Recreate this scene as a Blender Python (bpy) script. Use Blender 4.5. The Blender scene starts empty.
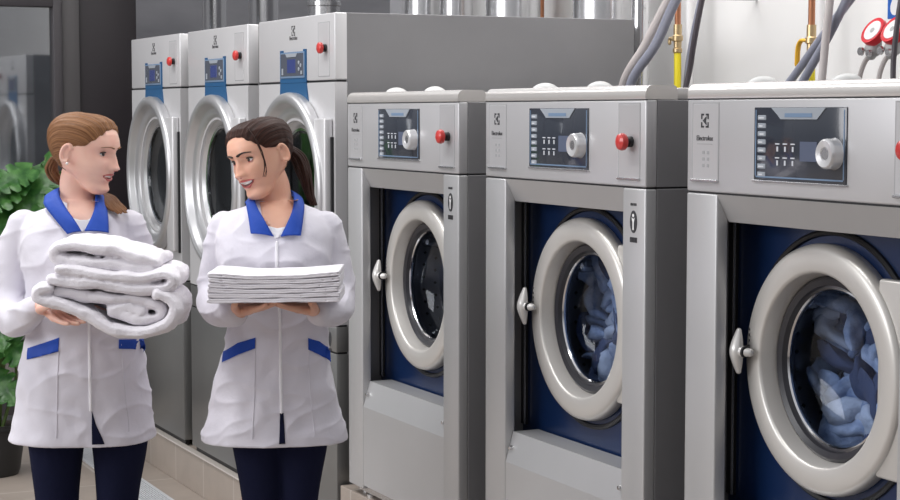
import bpy, bmesh, math, random
from mathutils import Vector, Matrix, noise
from mathutils.bvhtree import BVHTree

S = bpy.context.scene
COL = S.collection
PI = math.pi
random.seed(7)

# ------------------------------------------------------------------ camera
CAM = Vector((0, -2.146, 1.544)); YAW = 0.439; PIT = 0.0764
FW = Vector((-math.cos(YAW) * math.cos(PIT), math.sin(YAW) * math.cos(PIT), -math.sin(PIT)))
RT = Vector((math.sin(YAW), math.cos(YAW), 0)); UP = RT.cross(FW)
cd = bpy.data.cameras.new('camera'); cam = bpy.data.objects.new('camera', cd); COL.objects.link(cam)
cd.sensor_width = 36; cd.lens = 1800 / 900 * 36; cd.clip_end = 100
M = Matrix((RT, UP, -FW)).transposed().to_4x4(); M.translation = CAM; cam.matrix_world = M
S.camera = cam

# ------------------------------------------------------------------ world and lights
w = bpy.data.worlds.new('world'); S.world = w; w.use_nodes = True
wn = w.node_tree.nodes; wl = w.node_tree.links
bg = wn['Background']
tc = wn.new('ShaderNodeTexCoord'); sp = wn.new('ShaderNodeSeparateXYZ'); cr = wn.new('ShaderNodeValToRGB')
mr = wn.new('ShaderNodeMapRange'); mr.inputs['From Min'].default_value = -1; mr.inputs['From Max'].default_value = 1
wl.new(tc.outputs['Generated'], sp.inputs[0]); wl.new(sp.outputs['Z'], mr.inputs['Value']); wl.new(mr.outputs[0], cr.inputs[0]); wl.new(cr.outputs[0], bg.inputs[0])
e = cr.color_ramp.elements
e[0].position = 0.0; e[0].color = (.16, .15, .15, 1)
e[1].position = 1.0; e[1].color = (.95, .95, 1, 1)
for p_, c_ in ((.42, (.16, .15, .15, 1)), (.52, (.42, .42, .44, 1)), (.62, (.85, .86, .9, 1))):
    k = e.new(p_); k.color = c_
bg.inputs[1].default_value = 0.62

def area(name, loc, target, size, power, color=(1, 1, 1), sy=None):
    d = bpy.data.lights.new(name, 'AREA'); d.energy = power; d.size = size; d.color = color
    if sy: d.shape = 'RECTANGLE'; d.size_y = sy
    o = bpy.data.objects.new(name, d); COL.objects.link(o); o.location = loc
    o.rotation_euler = (Vector(target) - Vector(loc)).to_track_quat('-Z', 'Y').to_euler(); return o
area('front_daylight_fill', (-5.2, -6.5, 2.9), (-5.2, 0, 0.9), 4.5, 190, (.98, .98, 1), 2.4)  # added area lamp, soft daylight onto the fronts; its source is unseen
area('ceiling_light', (-5.5, -1.6, 3.6), (-5.5, -1.2, 0), 5, 95, (1, .99, .98), .5)
area('rear_ceiling_light', (-4.8, 0.9, 3.5), (-5.0, 1.3, 0), 4, 60, (1, .99, .97), .6)

S.view_settings.view_transform = 'Standard'; S.view_settings.look = 'None'
S.view_settings.gamma = 1; S.view_settings.use_curve_mapping = False
S.view_settings.exposure = 0.0

# ------------------------------------------------------------------ materials
def mat(name, col, rough=.5, metal=0, bump=None, noise_col=None, spec=None, sheen=0, sss=0, emit=None, stretch=(1, 1, 1), coat=0):
    m = bpy.data.materials.new(name); m.use_nodes = True
    n = m.node_tree.nodes; l = m.node_tree.links; b = n['Principled BSDF']
    b.inputs['Base Color'].default_value = (*col, 1); b.inputs['Roughness'].default_value = rough
    b.inputs['Metallic'].default_value = metal
    if spec is not None: b.inputs['Specular IOR Level'].default_value = spec
    if sheen: b.inputs['Sheen Weight'].default_value = sheen
    if coat: b.inputs['Coat Weight'].default_value = coat; b.inputs['Coat Roughness'].default_value = .05
    if sss:
        b.inputs['Subsurface Weight'].default_value = sss; b.inputs['Subsurface Radius'].default_value = (.012, .004, .002)
        b.inputs['Subsurface Scale'].default_value = .6
    if emit: b.inputs['Emission Color'].default_value = (*emit[0], 1); b.inputs['Emission Strength'].default_value = emit[1]
    t = n.new('ShaderNodeTexCoord'); mp = n.new('ShaderNodeMapping'); mp.inputs['Scale'].default_value = stretch
    l.new(t.outputs['Object'], mp.inputs[0])
    if noise_col:
        c2, sc = noise_col
        nz = n.new('ShaderNodeTexNoise'); nz.inputs['Scale'].default_value = sc; nz.inputs['Detail'].default_value = 5
        mx = n.new('ShaderNodeMix'); mx.data_type = 'RGBA'; mx.inputs[6].default_value = (*col, 1); mx.inputs[7].default_value = (*c2, 1)
        rp = n.new('ShaderNodeValToRGB'); rp.color_ramp.elements[0].position = .35; rp.color_ramp.elements[1].position = .65
        l.new(mp.outputs[0], nz.inputs[0]); l.new(nz.outputs[0], rp.inputs[0]); l.new(rp.outputs[0], mx.inputs[0]); l.new(mx.outputs[2], b.inputs['Base Color'])
    if bump:
        s, sc = bump
        nz = n.new('ShaderNodeTexNoise'); nz.inputs['Scale'].default_value = sc; nz.inputs['Detail'].default_value = 4
        bp = n.new('ShaderNodeBump'); bp.inputs['Strength'].default_value = s; bp.inputs['Distance'].default_value = .01
        l.new(mp.outputs[0], nz.inputs[0]); l.new(nz.outputs[0], bp.inputs['Height']); l.new(bp.outputs[0], b.inputs['Normal'])
    return m

def g(v): return (v, v, v)
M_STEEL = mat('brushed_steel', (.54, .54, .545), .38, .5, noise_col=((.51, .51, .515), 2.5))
M_WSIDE = mat('shaded_side_steel', (.27, .267, .275), .42, .4, noise_col=((.25, .247, .255), 2.2))  # washer sides: shade between neighbouring machines put into the steel's colour
M_LOWER = mat('shaded_lower_steel', (.24, .24, .235), .32, .6, noise_col=((.22, .22, .215), 2.2))  # dryers' lower fronts: shade and dark floor reflection put into the colour
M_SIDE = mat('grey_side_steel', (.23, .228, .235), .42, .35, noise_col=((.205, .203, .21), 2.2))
M_PANEL = mat('light_panel_steel', (.56, .555, .565), .38, .45, noise_col=((.53, .525, .535), 3))
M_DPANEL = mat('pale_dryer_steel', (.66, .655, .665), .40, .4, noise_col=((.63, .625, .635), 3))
M_CAP = mat('cream_steel_cap', (.70, .675, .65), .26, .55)
M_RING = mat('satin_door_ring', (.64, .62, .59), .34, .4, noise_col=((.60, .58, .55), 3))
M_DRING = mat('satin_dryer_ring', (.50, .50, .51), .34, .65)
M_CHROME = mat('polished_steel', (.75, .75, .76), .13, 1)
M_CHROMES = mat('satin_chrome', (.62, .62, .63), .24, .9)
M_NAVY = mat('navy_door_panel', (.006, .022, .082), .3, .2, coat=.1)
M_BLUE = mat('dryer_blue', (.016, .085, .20), .5, spec=.3)
M_BLUEGREY = mat('display_bezel', (.16, .24, .36), .35)
M_BLACK = mat('black_rubber', (.008, .008, .010), .45)
M_GASK = mat('dark_gasket', (.022, .022, .028), .3)
M_DISP = mat('display_glass', (.030, .036, .050), .12, coat=.5)
M_DISPG = mat('display_tab', (.32, .35, .39), .3)
M_SCREEN = mat('display_screen', (.03, .045, .16), .2, emit=((.08, .12, .45), .06))
M_LCD = mat('washer_screen', (.10, .12, .18), .2)
M_PRINT = mat('white_print', (.62, .64, .68), .5)
M_INK = mat('dark_print', (.03, .03, .035), .5)
M_INKG = mat('grey_print', (.34, .34, .35), .5)
M_KNOB = mat('silver_knob', (.72, .72, .73), .25, .5)
M_LATCH = mat('pale_latch', (.66, .65, .63), .3, .3)
M_RED = mat('red_button', (.55, .035, .03), .3, coat=.4)
M_REDP = mat('red_plug', (.65, .015, .03), .35)
M_DRUM = mat('drum_steel', (.30, .30, .32), .3, .9)
M_DRUMH = mat('drum_holes', (.01, .01, .01), .6)
M_DOME = mat('white_vent_plastic', (.56, .56, .55), .4)
M_TOWEL = mat('white_terry', (.80, .77, .815), .95, 0, bump=(.30, 260), sheen=.4)
M_TOWELF = mat('white_flat_towel', (.77, .745, .79), .95, 0, bump=(.35, 320), sheen=.3)
M_COAT = mat('white_jacket_cloth', (.69, .67, .735), .8, 0, bump=(.45, 14), sheen=.15)
M_SEAM = mat('jacket_seam', (.66, .64, .70), .85)
M_COLLAR = mat('royal_blue_cloth', (.002, .052, .37), .7, 0, bump=(.2, 60))
M_TROUS = mat('navy_trousers', (.009, .011, .032), .95, 0, bump=(.3, 30), spec=.12)
M_SHIRT = mat('white_shirt', (.82, .81, .84), .8)
M_SHOE = mat('white_shoe', (.6, .6, .6), .5)
M_SKIN1 = mat('fair_skin', (.82, .53, .43), .5, 0, sss=.12, noise_col=((.78, .45, .36), 14), spec=.35)
M_SKIN2 = mat('warm_skin', (.74, .43, .31), .45, 0, sss=.12, noise_col=((.70, .37, .26), 14), spec=.4)
M_LIP = mat('lips', (.52, .14, .13), .35)
M_LIP2 = mat('lips_warm', (.48, .10, .09), .3)
M_MOUTH = mat('mouth_inside', (.10, .015, .015), .5)
M_TEETH = mat('teeth', (.85, .82, .78), .2)
M_EYE = mat('eye_white', (.75, .74, .72), .15)
M_IRIS = mat('iris_dark', (.04, .025, .018), .12)
M_IRIS1 = mat('iris_grey', (.05, .045, .04), .12)
M_LASH = mat('lash', (.018, .011, .008), .6)
M_BROW1 = mat('light_brow', (.22, .11, .055), .8)
M_PEARL = mat('pearl', (.85, .83, .8), .15)
M_PEARL2 = mat('zip', (.6, .6, .64), .3, .5)

def hair_mat(name, c1, c2):
    m = bpy.data.materials.new(name); m.use_nodes = True
    n = m.node_tree.nodes; l = m.node_tree.links; b = n['Principled BSDF']; b.inputs['Roughness'].default_value = .48; b.inputs['Specular IOR Level'].default_value = .2
    t = n.new('ShaderNodeAttribute'); t.attribute_name = 'strand'
    mp = n.new('ShaderNodeMapping'); mp.inputs['Scale'].default_value = (60, 2.2, 1)
    nz = n.new('ShaderNodeTexNoise'); nz.inputs['Scale'].default_value = 1.6; nz.inputs['Detail'].default_value = 6
    rp = n.new('ShaderNodeValToRGB'); rp.color_ramp.elements[0].position = .36; rp.color_ramp.elements[1].position = .66
    rp.color_ramp.elements[0].color = (*c1, 1); rp.color_ramp.elements[1].color = (*c2, 1)
    bp = n.new('ShaderNodeBump'); bp.inputs['Strength'].default_value = .6; bp.inputs['Distance'].default_value = .004
    l.new(t.outputs['Vector'], mp.inputs[0]); l.new(mp.outputs[0], nz.inputs[0]); l.new(nz.outputs[0], rp.inputs[0])
    l.new(rp.outputs[0], b.inputs['Base Color']); l.new(nz.outputs[0], bp.inputs['Height']); l.new(bp.outputs[0], b.inputs['Normal'])
    return m
M_HAIR1 = hair_mat('reddish_blonde_hair', (.115, .045, .019), (.33, .165, .075))
M_HAIR2 = hair_mat('dark_brown_hair', (.010, .004, .003), (.060, .021, .013))

def tile_mat(name, c, c2, grout, sx, sy, axes='XY', rough=.35, off=(0, 0), gw=.006):
    m = bpy.data.materials.new(name); m.use_nodes = True
    n = m.node_tree.nodes; l = m.node_tree.links; b = n['Principled BSDF']; b.inputs['Roughness'].default_value = rough
    t = n.new('ShaderNodeTexCoord'); s = n.new('ShaderNodeSeparateXYZ'); cb = n.new('ShaderNodeCombineXYZ')
    l.new(t.outputs['Object'], s.inputs[0]); l.new(s.outputs[axes[0]], cb.inputs[0]); l.new(s.outputs[axes[1]], cb.inputs[1])
    mp = n.new('ShaderNodeMapping'); mp.inputs['Location'].default_value = (*off, 0); l.new(cb.outputs[0], mp.inputs[0])
    br = n.new('ShaderNodeTexBrick'); br.offset = 0; br.inputs['Scale'].default_value = 1
    br.inputs['Brick Width'].default_value = sx; br.inputs['Row Height'].default_value = sy; br.inputs['Mortar Size'].default_value = gw
    br.inputs['Mortar Smooth'].default_value = .3
    br.inputs['Color1'].default_value = (*c, 1); br.inputs['Color2'].default_value = (*c2, 1); br.inputs['Mortar'].default_value = (*grout, 1)
    l.new(mp.outputs[0], br.inputs[0])
    nz = n.new('ShaderNodeTexNoise'); nz.inputs['Scale'].default_value = 9; nz.inputs['Detail'].default_value = 6; l.new(t.outputs['Object'], nz.inputs[0])
    mr_ = n.new('ShaderNodeMapRange'); mr_.inputs['To Min'].default_value = .84; mr_.inputs['To Max'].default_value = 1.14; l.new(nz.outputs[0], mr_.inputs[0])
    mx = n.new('ShaderNodeMix'); mx.data_type = 'RGBA'; mx.blend_type = 'MULTIPLY'; mx.inputs[0].default_value = 1
    l.new(br.outputs[0], mx.inputs[6]); l.new(mr_.outputs[0], mx.inputs[7]); l.new(mx.outputs[2], b.inputs['Base Color']); return m
M_FLOOR = tile_mat('beige_floor_tile', (.36, .305, .262), (.335, .285, .245), (.47, .43, .39), .6, .6, 'XY', .4, (.1, .28))
M_PLINTH = tile_mat('plinth_tile', (.355, .30, .255), (.33, .28, .24), (.45, .41, .37), .384, 1.0, 'XZ', .4, (-.01 + .384 * 30 - 0.0 + 7.629 - .384 * 20 + .02, .5), .005)
M_TRIM = mat('plinth_trim', (.50, .46, .42), .4)
M_GRATE = mat('grate_steel', (.68, .70, .73), .35, .25)
M_WALLW = mat('white_wall', (.78, .77, .76), .7, noise_col=((.74, .73, .72), 1.2))
M_WALLG = mat('grey_far_wall', (.46, .46, .48), .35, noise_col=((.32, .32, .34), 1.1), stretch=(1, 1, 3))
M_DARK = mat('dark_frame', (.055, .050, .055), .4)
M_DARK2 = mat('charcoal_column', (.016, .012, .015), .45)
M_DARK3 = mat('grey_door_frame', (.075, .07, .072), .4)
M_HOSEG = mat('grey_hose', (.24, .25, .31), .35)
M_HOSEL = mat('pale_hose', (.50, .46, .45), .5)
M_HOSEB = mat('dark_hose', (.07, .06, .07), .4)
M_COPPER = mat('copper_pipe', (.55, .24, .13), .3, .7)
M_BRASS = mat('brass', (.60, .45, .25), .3, .8)
M_YEL = mat('yellow_tube', (.80, .66, .02), .4)
M_YELO = mat('yellow_lever', (.75, .42, .03), .4)
M_WPIPE = mat('white_pipe', (.75, .74, .74), .4)
M_GPLUG = mat('grey_plug', (.42, .42, .42), .45)
M_SIGNB = mat('blue_sign', (.02, .13, .50), .4)
M_SIGNW = mat('sign_white', (.8, .8, .8), .5)
M_LEAF = mat('leaf_green', (.03, .13, .025), .32, 0, noise_col=((.10, .27, .06), 26), spec=.6)
M_STEM = mat('stem_green', (.10, .16, .04), .5)
M_POT = mat('black_pot', (.018, .018, .019), .45)
M_SOIL = mat('soil', (.03, .02, .012), .95)
M_CLOTHB = mat('blue_laundry', (.13, .19, .33), .9, 0, noise_col=((.42, .50, .66), 22), bump=(.6, 40), sheen=.2)
M_CLOTHW = mat('white_laundry', (.45, .50, .60), .9, bump=(.6, 40))
M_CLOTHD = mat('dark_laundry', (.05, .07, .14), .9)

def glass_mat(name, tint, mix, rough=.03):
    m = bpy.data.materials.new(name); m.use_nodes = True
    n = m.node_tree.nodes; l = m.node_tree.links; n.remove(n['Principled BSDF'])
    tr = n.new('ShaderNodeBsdfTransparent'); tr.inputs[0].default_value = (*tint, 1)
    gl = n.new('ShaderNodeBsdfGlossy'); gl.inputs['Roughness'].default_value = rough
    lw = n.new('ShaderNodeLayerWeight'); lw.inputs[0].default_value = .5; fr = n.new('ShaderNodeMath'); fr.operation = 'POWER'; fr.inputs[1].default_value = 5; l.new(lw.outputs['Facing'], fr.inputs[0])
    ad = n.new('ShaderNodeMath'); ad.operation = 'ADD'; ad.inputs[1].default_value = mix; ad.use_clamp = True
    ms = n.new('ShaderNodeMixShader')
    l.new(fr.outputs[0], ad.inputs[0]); l.new(ad.outputs[0], ms.inputs[0]); l.new(tr.outputs[0], ms.inputs[1]); l.new(gl.outputs[0], ms.inputs[2])
    l.new(ms.outputs[0], n['Material Output'].inputs[0]); return m
M_GLASS = glass_mat('porthole_glass', (.88, .92, .98), .02)
M_DGLASS = glass_mat('dryer_glass', (.50, .52, .54), .03)
M_PGLASS = glass_mat('partition_glass', (.70, .74, .77), .36, .05)

# ------------------------------------------------------------------ mesh helpers
def link(name, bm, m, parent=None, smooth=True, angle=.6, loc=None):
    me = bpy.data.meshes.new(name); bm.normal_update(); bm.to_mesh(me); bm.free()
    for mm in (m if isinstance(m, (list, tuple)) else [m]): me.materials.append(mm)
    if smooth:
        me.polygons.foreach_set('use_smooth', [True] * len(me.polygons))
        try: me.set_sharp_from_angle(angle=angle)
        except Exception: pass
    o = bpy.data.objects.new(name, me); COL.objects.link(o)
    if parent: o.parent = parent
    if loc: o.location = loc
    return o
def tag(o, label, cat, group=None, kind=None):
    o['label'] = label; o['category'] = cat
    if group: o['group'] = group
    if kind: o['kind'] = kind
    return o
def thing(name, label, cat, loc=(0, 0, 0), rz=0, group=None):
    o = bpy.data.objects.new(name, None); COL.objects.link(o); o.location = loc; o.rotation_euler = (0, 0, rz)
    o.empty_display_size = .1
    return tag(o, label, cat, group)
def copy_tree(o, parent=None):
    c = o.copy(); COL.objects.link(c); c.parent = parent
    for ch in list(o.children): copy_tree(ch, c)
    return c
def BM(): return bmesh.new()
def box(bm, x0, x1, y0, y1, z0, z1, bev=0, seg=2):
    r = bmesh.ops.create_cube(bm, size=1)
    vs = r['verts']
    for v in vs:
        v.co = Vector((x0 + (v.co.x + .5) * (x1 - x0), y0 + (v.co.y + .5) * (y1 - y0), z0 + (v.co.z + .5) * (z1 - z0)))
    if bev:
        es = set(e for v in vs for e in v.link_edges)
        bmesh.ops.bevel(bm, geom=list(es), offset=bev, segments=seg, affect='EDGES', profile=.5)
def prism(bm, pts, axis, a, b):
    """closed polygon pts in the plane normal to axis, extruded from a to b"""
    def P(u, v, w):
        return {'x': (w, u, v), 'y': (u, w, v), 'z': (u, v, w)}[axis]
    A = [bm.verts.new(P(u, v, a)) for u, v in pts]; B = [bm.verts.new(P(u, v, b)) for u, v in pts]
    n = len(pts)
    f = [bm.faces.new(A), bm.faces.new(B[::-1])]
    for i in range(n): f.append(bm.faces.new((A[i], B[i], B[(i + 1) % n], A[(i + 1) % n])))
    bmesh.ops.recalc_face_normals(bm, faces=f)
def lathe(bm, prof, c=(0, 0, 0), axis='y', seg=64, close=False):
    """prof: list of (radius, along). axis y: circle in xz"""
    rings = []
    for r, t in prof:
        ring = []
        for i in range(seg):
            a = 2 * PI * i / seg; u, v = r * math.cos(a), r * math.sin(a)
            p = {'y': (u, t, v), 'z': (u, v, t), 'x': (t, u, v)}[axis]
            ring.append(bm.verts.new((c[0] + p[0], c[1] + p[1], c[2] + p[2])))
        rings.append(ring)
    fs = []
    pairs = list(zip(rings[:-1], rings[1:]))
    if close: pairs.append((rings[-1], rings[0]))
    for A, B in pairs:
        for i in range(seg): fs.append(bm.faces.new((A[i], A[(i + 1) % seg], B[(i + 1) % seg], B[i])))
    if not close:
        for R, (r, t) in ((rings[0], prof[0]), (rings[-1], prof[-1])):
            if r > 1e-5: fs.append(bm.faces.new(R))
    bmesh.ops.remove_doubles(bm, verts=[v for r in rings for v in r], dist=1e-6)
    bmesh.ops.recalc_face_normals(bm, faces=[f for f in fs if f.is_valid])
def cat(pts, n=6):
    """catmull-rom resample of tuples"""
    if len(pts) < 3 or n <= 1: return [tuple(p) for p in pts]
    out = []
    P = [pts[0]] + list(pts) + [pts[-1]]
    for i in range(1, len(P) - 2):
        for k in range(n):
            t = k / n
            out.append(tuple(.5 * (2 * b + (c - a) * t + (2 * a - 5 * b + 4 * c - d) * t * t + (-a + 3 * b - 3 * c + d) * t ** 3)
                             for a, b, c, d in zip(P[i - 1], P[i], P[i + 1], P[i + 2])))
    out.append(tuple(pts[-1])); return out
def tube(bm, pts, rad, seg=12, n=5, flat=1.0, nrm=None, round_ends=True, strand=None):
    """swept tube; rad scalar or per-point; flat scales the section along nrm"""
    if not hasattr(rad, '__len__'): rad = [rad] * len(pts)
    q = cat([tuple(p) + (r,) for p, r in zip(pts, rad)], n)
    P = [Vector(a[:3]) for a in q]; R = [a[3] for a in q]
    if round_ends:
        d0 = (P[0] - P[1]).normalized(); d1 = (P[-1] - P[-2]).normalized()
        pre = [(P[0] + d0 * R[0] * math.sin(t), R[0] * math.cos(t)) for t in (1.35, .9, .45)]
        post = [(P[-1] + d1 * R[-1] * math.sin(t), R[-1] * math.cos(t)) for t in (.45, .9, 1.35)]
        P = [a for a, _ in pre] + P + [a for a, _ in post]; R = [r for _, r in pre] + R + [r for _, r in post]
    up = Vector(nrm) if nrm else None
    prev = None; rings = []
    for i, p in enumerate(P):
        t = (P[min(i + 1, len(P) - 1)] - P[max(i - 1, 0)]).normalized()
        if prev is None: a = up if up else (Vector((0, 0, 1)) if abs(t.z) < .9 else Vector((1, 0, 0)))
        else: a = up if up else prev
        a = (a - t * a.dot(t)).normalized(); b = t.cross(a); prev = a
        rings.append([bm.verts.new(p + a * (R[i] * flat * math.cos(2 * PI * k / seg)) + b * (R[i] * math.sin(2 * PI * k / seg))) for k in range(seg)])
    fs = []
    for A, B in zip(rings[:-1], rings[1:]):
        for k in range(seg): fs.append(bm.faces.new((A[k], A[(k + 1) % seg], B[(k + 1) % seg], B[k])))
    fs.append(bm.faces.new(rings[0][::-1])); fs.append(bm.faces.new(rings[-1]))
    if strand is not None:
        for i, r_ in enumerate(rings):
            for v in r_: v[strand] = Vector((random.random(), i * .05, 0))
    return rings
def ellipsoid(bm, c, r, rot=None, u=24, v=16):
    r_ = bmesh.ops.create_uvsphere(bm, u_segments=u, v_segments=v, radius=1)
    for q in r_['verts']:
        p = Vector((q.co.x * r[0], q.co.y * r[1], q.co.z * r[2]))
        if rot: p = rot @ p
        q.co = p + Vector(c)
def remesh(name, bm, voxel, m, parent=None, smooth=0, fac=.5):
    me = bpy.data.meshes.new('tmp'); bmesh.ops.recalc_face_normals(bm, faces=bm.faces[:]); bm.to_mesh(me); bm.free()
    o = bpy.data.objects.new('tmp', me); COL.objects.link(o)
    md = o.modifiers.new('r', 'REMESH'); md.mode = 'VOXEL'; md.voxel_size = voxel
    if smooth:
        s = o.modifiers.new('s', 'SMOOTH'); s.iterations = smooth; s.factor = fac
    dg = bpy.context.evaluated_depsgraph_get(); dg.update()
    nm = bpy.data.meshes.new_from_object(o.evaluated_get(dg)); nm.name = name
    bpy.data.objects.remove(o); bpy.data.meshes.remove(me)
    nm.materials.clear(); nm.materials.append(m)
    nm.polygons.foreach_set('use_smooth', [True] * len(nm.polygons))
    ob = bpy.data.objects.new(name, nm); COL.objects.link(ob)
    if parent: ob.parent = parent
    return ob
def text(name, s, size, m, parent, loc, depth=.0006, rot=(PI / 2, 0, 0), align='CENTER', xs=1):
    cu = bpy.data.curves.new(name, 'FONT'); cu.body = s; cu.size = size; cu.extrude = depth; cu.align_x = align; cu.align_y = 'CENTER'
    o = bpy.data.objects.new('tmp', cu); COL.objects.link(o)
    dg = bpy.context.evaluated_depsgraph_get(); dg.update()
    me = bpy.data.meshes.new_from_object(o.evaluated_get(dg)); me.name = name
    bpy.data.objects.remove(o); me.materials.clear(); me.materials.append(m)
    ob = bpy.data.objects.new(name, me); COL.objects.link(ob); ob.parent = parent; ob.location = loc; ob.rotation_euler = rot; ob.scale = (xs, 1, 1)
    return ob
def struct(name, bm, m, **k):
    o = link(name, bm, m, **k); o['kind'] = 'structure'; return o

# ------------------------------------------------------------------ setting
b = BM(); box(b, -16, 1.5, -9, 1.6, -.1, 0); struct('floor', b, M_FLOOR, smooth=False)
b = BM(); box(b, -8.45, 1.5, 1.6, 1.75, 0, 3.6); struct('wall_back', b, M_WALLW, smooth=False)
b = BM(); box(b, -8.6, -8.452, 1.55, 4.0, 0, 3.6); struct('wall_back_return', b, M_WALLG, smooth=False).name = 'trim_3'
b = BM(); box(b, -14.2, -14, .33, 4.2, 0, 3.6); struct('wall_far', b, M_WALLG, smooth=False)
b = BM(); box(b, -14, -8.6, 1.6, 4.2, -.1, 0); struct('floor_rear', b, M_FLOOR, smooth=False)
b = BM(); box(b, -5.425, .5, .004, 1.5, .0, .325, .003); struct('trim_1', b, M_PLINTH, smooth=False)
b = BM(); box(b, -8.1, -5.437, -.012, 1.45, .0, .158, .003); struct('trim_2', b, M_PLINTH, smooth=False)
b = BM(); box(b, -8.1, -5.437, -.020, .012, .158, .164, .002); struct('trim_4', b, M_TRIM, smooth=False)
b = BM()
box(b, -9.12, -9.0, -.062, .03, 0, 3.4, .004); box(b, -9.16, -9.02, .03, .327, 0, 3.4, .004)
struct('wall_left', b, M_DARK3)
# re-colour the darker column part
o = bpy.data.objects['wall_left']; o.data.materials.append(M_DARK2)
for p in o.data.polygons:
    if p.center.y > .028: p.material_index = 1
# glass partition: frame and panes at the left end
b = BM()
box(b, -9.08, -8.98, -.105, -.062, 0, 3.4, .004); box(b, -9.08, -8.98, -3.2, -.105, 2.065, 2.2, .004)
box(b, -9.08, -8.98, -3.2, -.105, 0, .12, .004); box(b, -9.08, -8.98, -3.25, -3.2, 0, 3.4, .004); box(b, -9.08, -8.98, -1.68, -1.62, .12, 2.065, .004)
wf = struct('window_1', b, M_DARK)
b = BM(); box(b, -9.035, -9.025, -1.62, -.105, .12, 2.065); box(b, -9.035, -9.025, -3.2, -1.68, .12, 2.065)
link('pane', b, M_PGLASS, wf, smooth=False)
b = BM(); box(b, -9.06, -9.0, -3.2, -.105, 2.2, 3.4); link('transom_panel', b, M_DARK, wf, smooth=False)
b = BM(); box(b, -12.2, -12, -3.4, .33, 0, 3.4); struct('wall_beyond_glass', b, M_WALLG, smooth=False).name = 'wall_end'

# drain grate
dr = thing('drain_grate', 'long narrow steel drain grate set in the beige floor in front of the dryers', 'drain', (-8.2, -.20, 0))
b = BM(); box(b, 0, 4.8, -.065, -.050, 0, .006); box(b, 0, 4.8, .050, .065, 0, .006); link('frame', b, M_GRATE, dr, smooth=False)
b = BM()
for i in range(9): box(b, 0, 4.8, -.045 + i * .0105, -.045 + i * .0105 + .006, 0, .005)
for i in range(49): box(b, i * .099, i * .099 + .004, -.05, .05, 0, .004)
link('grille', b, M_GRATE, dr, smooth=False)

# ------------------------------------------------------------------ Electrolux mark
def brand(parent, cx, z_logo, z_text, y, h, tw, sym=M_INK, wrd=M_INK):
    b = BM(); k = h / 2; t = h * .13; ww = k * .95
    for sx in (-1, 1):
        for sz in (-1, 1):
            x_out = cx + sx * ww; z_out = z_logo + sz * k
            box(b, min(x_out, x_out - sx * t), max(x_out, x_out - sx * t), y - .0008, y, min(z_out, z_out - sz * k * .78), max(z_out, z_out - sz * k * .78))
            box(b, min(x_out, x_out - sx * ww * .74), max(x_out, x_out - sx * ww * .74), y - .0008, y, min(z_out, z_out - sz * t), max(z_out, z_out - sz * t))
    pts = [(cx + ww * .52, z_logo + k * .60), (cx + ww * .52, z_logo - k * .60), (cx - ww * .55, z_logo)]
    pts = [(cx + ww * .5, z_logo + k * .62), (cx + ww * .1, z_logo + k * .45), (cx - ww * .55, z_logo), (cx + ww * .1, z_logo - k * .45), (cx + ww * .5, z_logo - k * .62), (cx + ww * .28, z_logo)]
    prism(b, pts, 'y', y - .0008, y)
    link('emblem', b, sym, parent, smooth=False)
    text('wordmark', 'Electrolux', tw, wrd, parent, (cx, y - .0004, z_text), depth=.0004)

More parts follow.
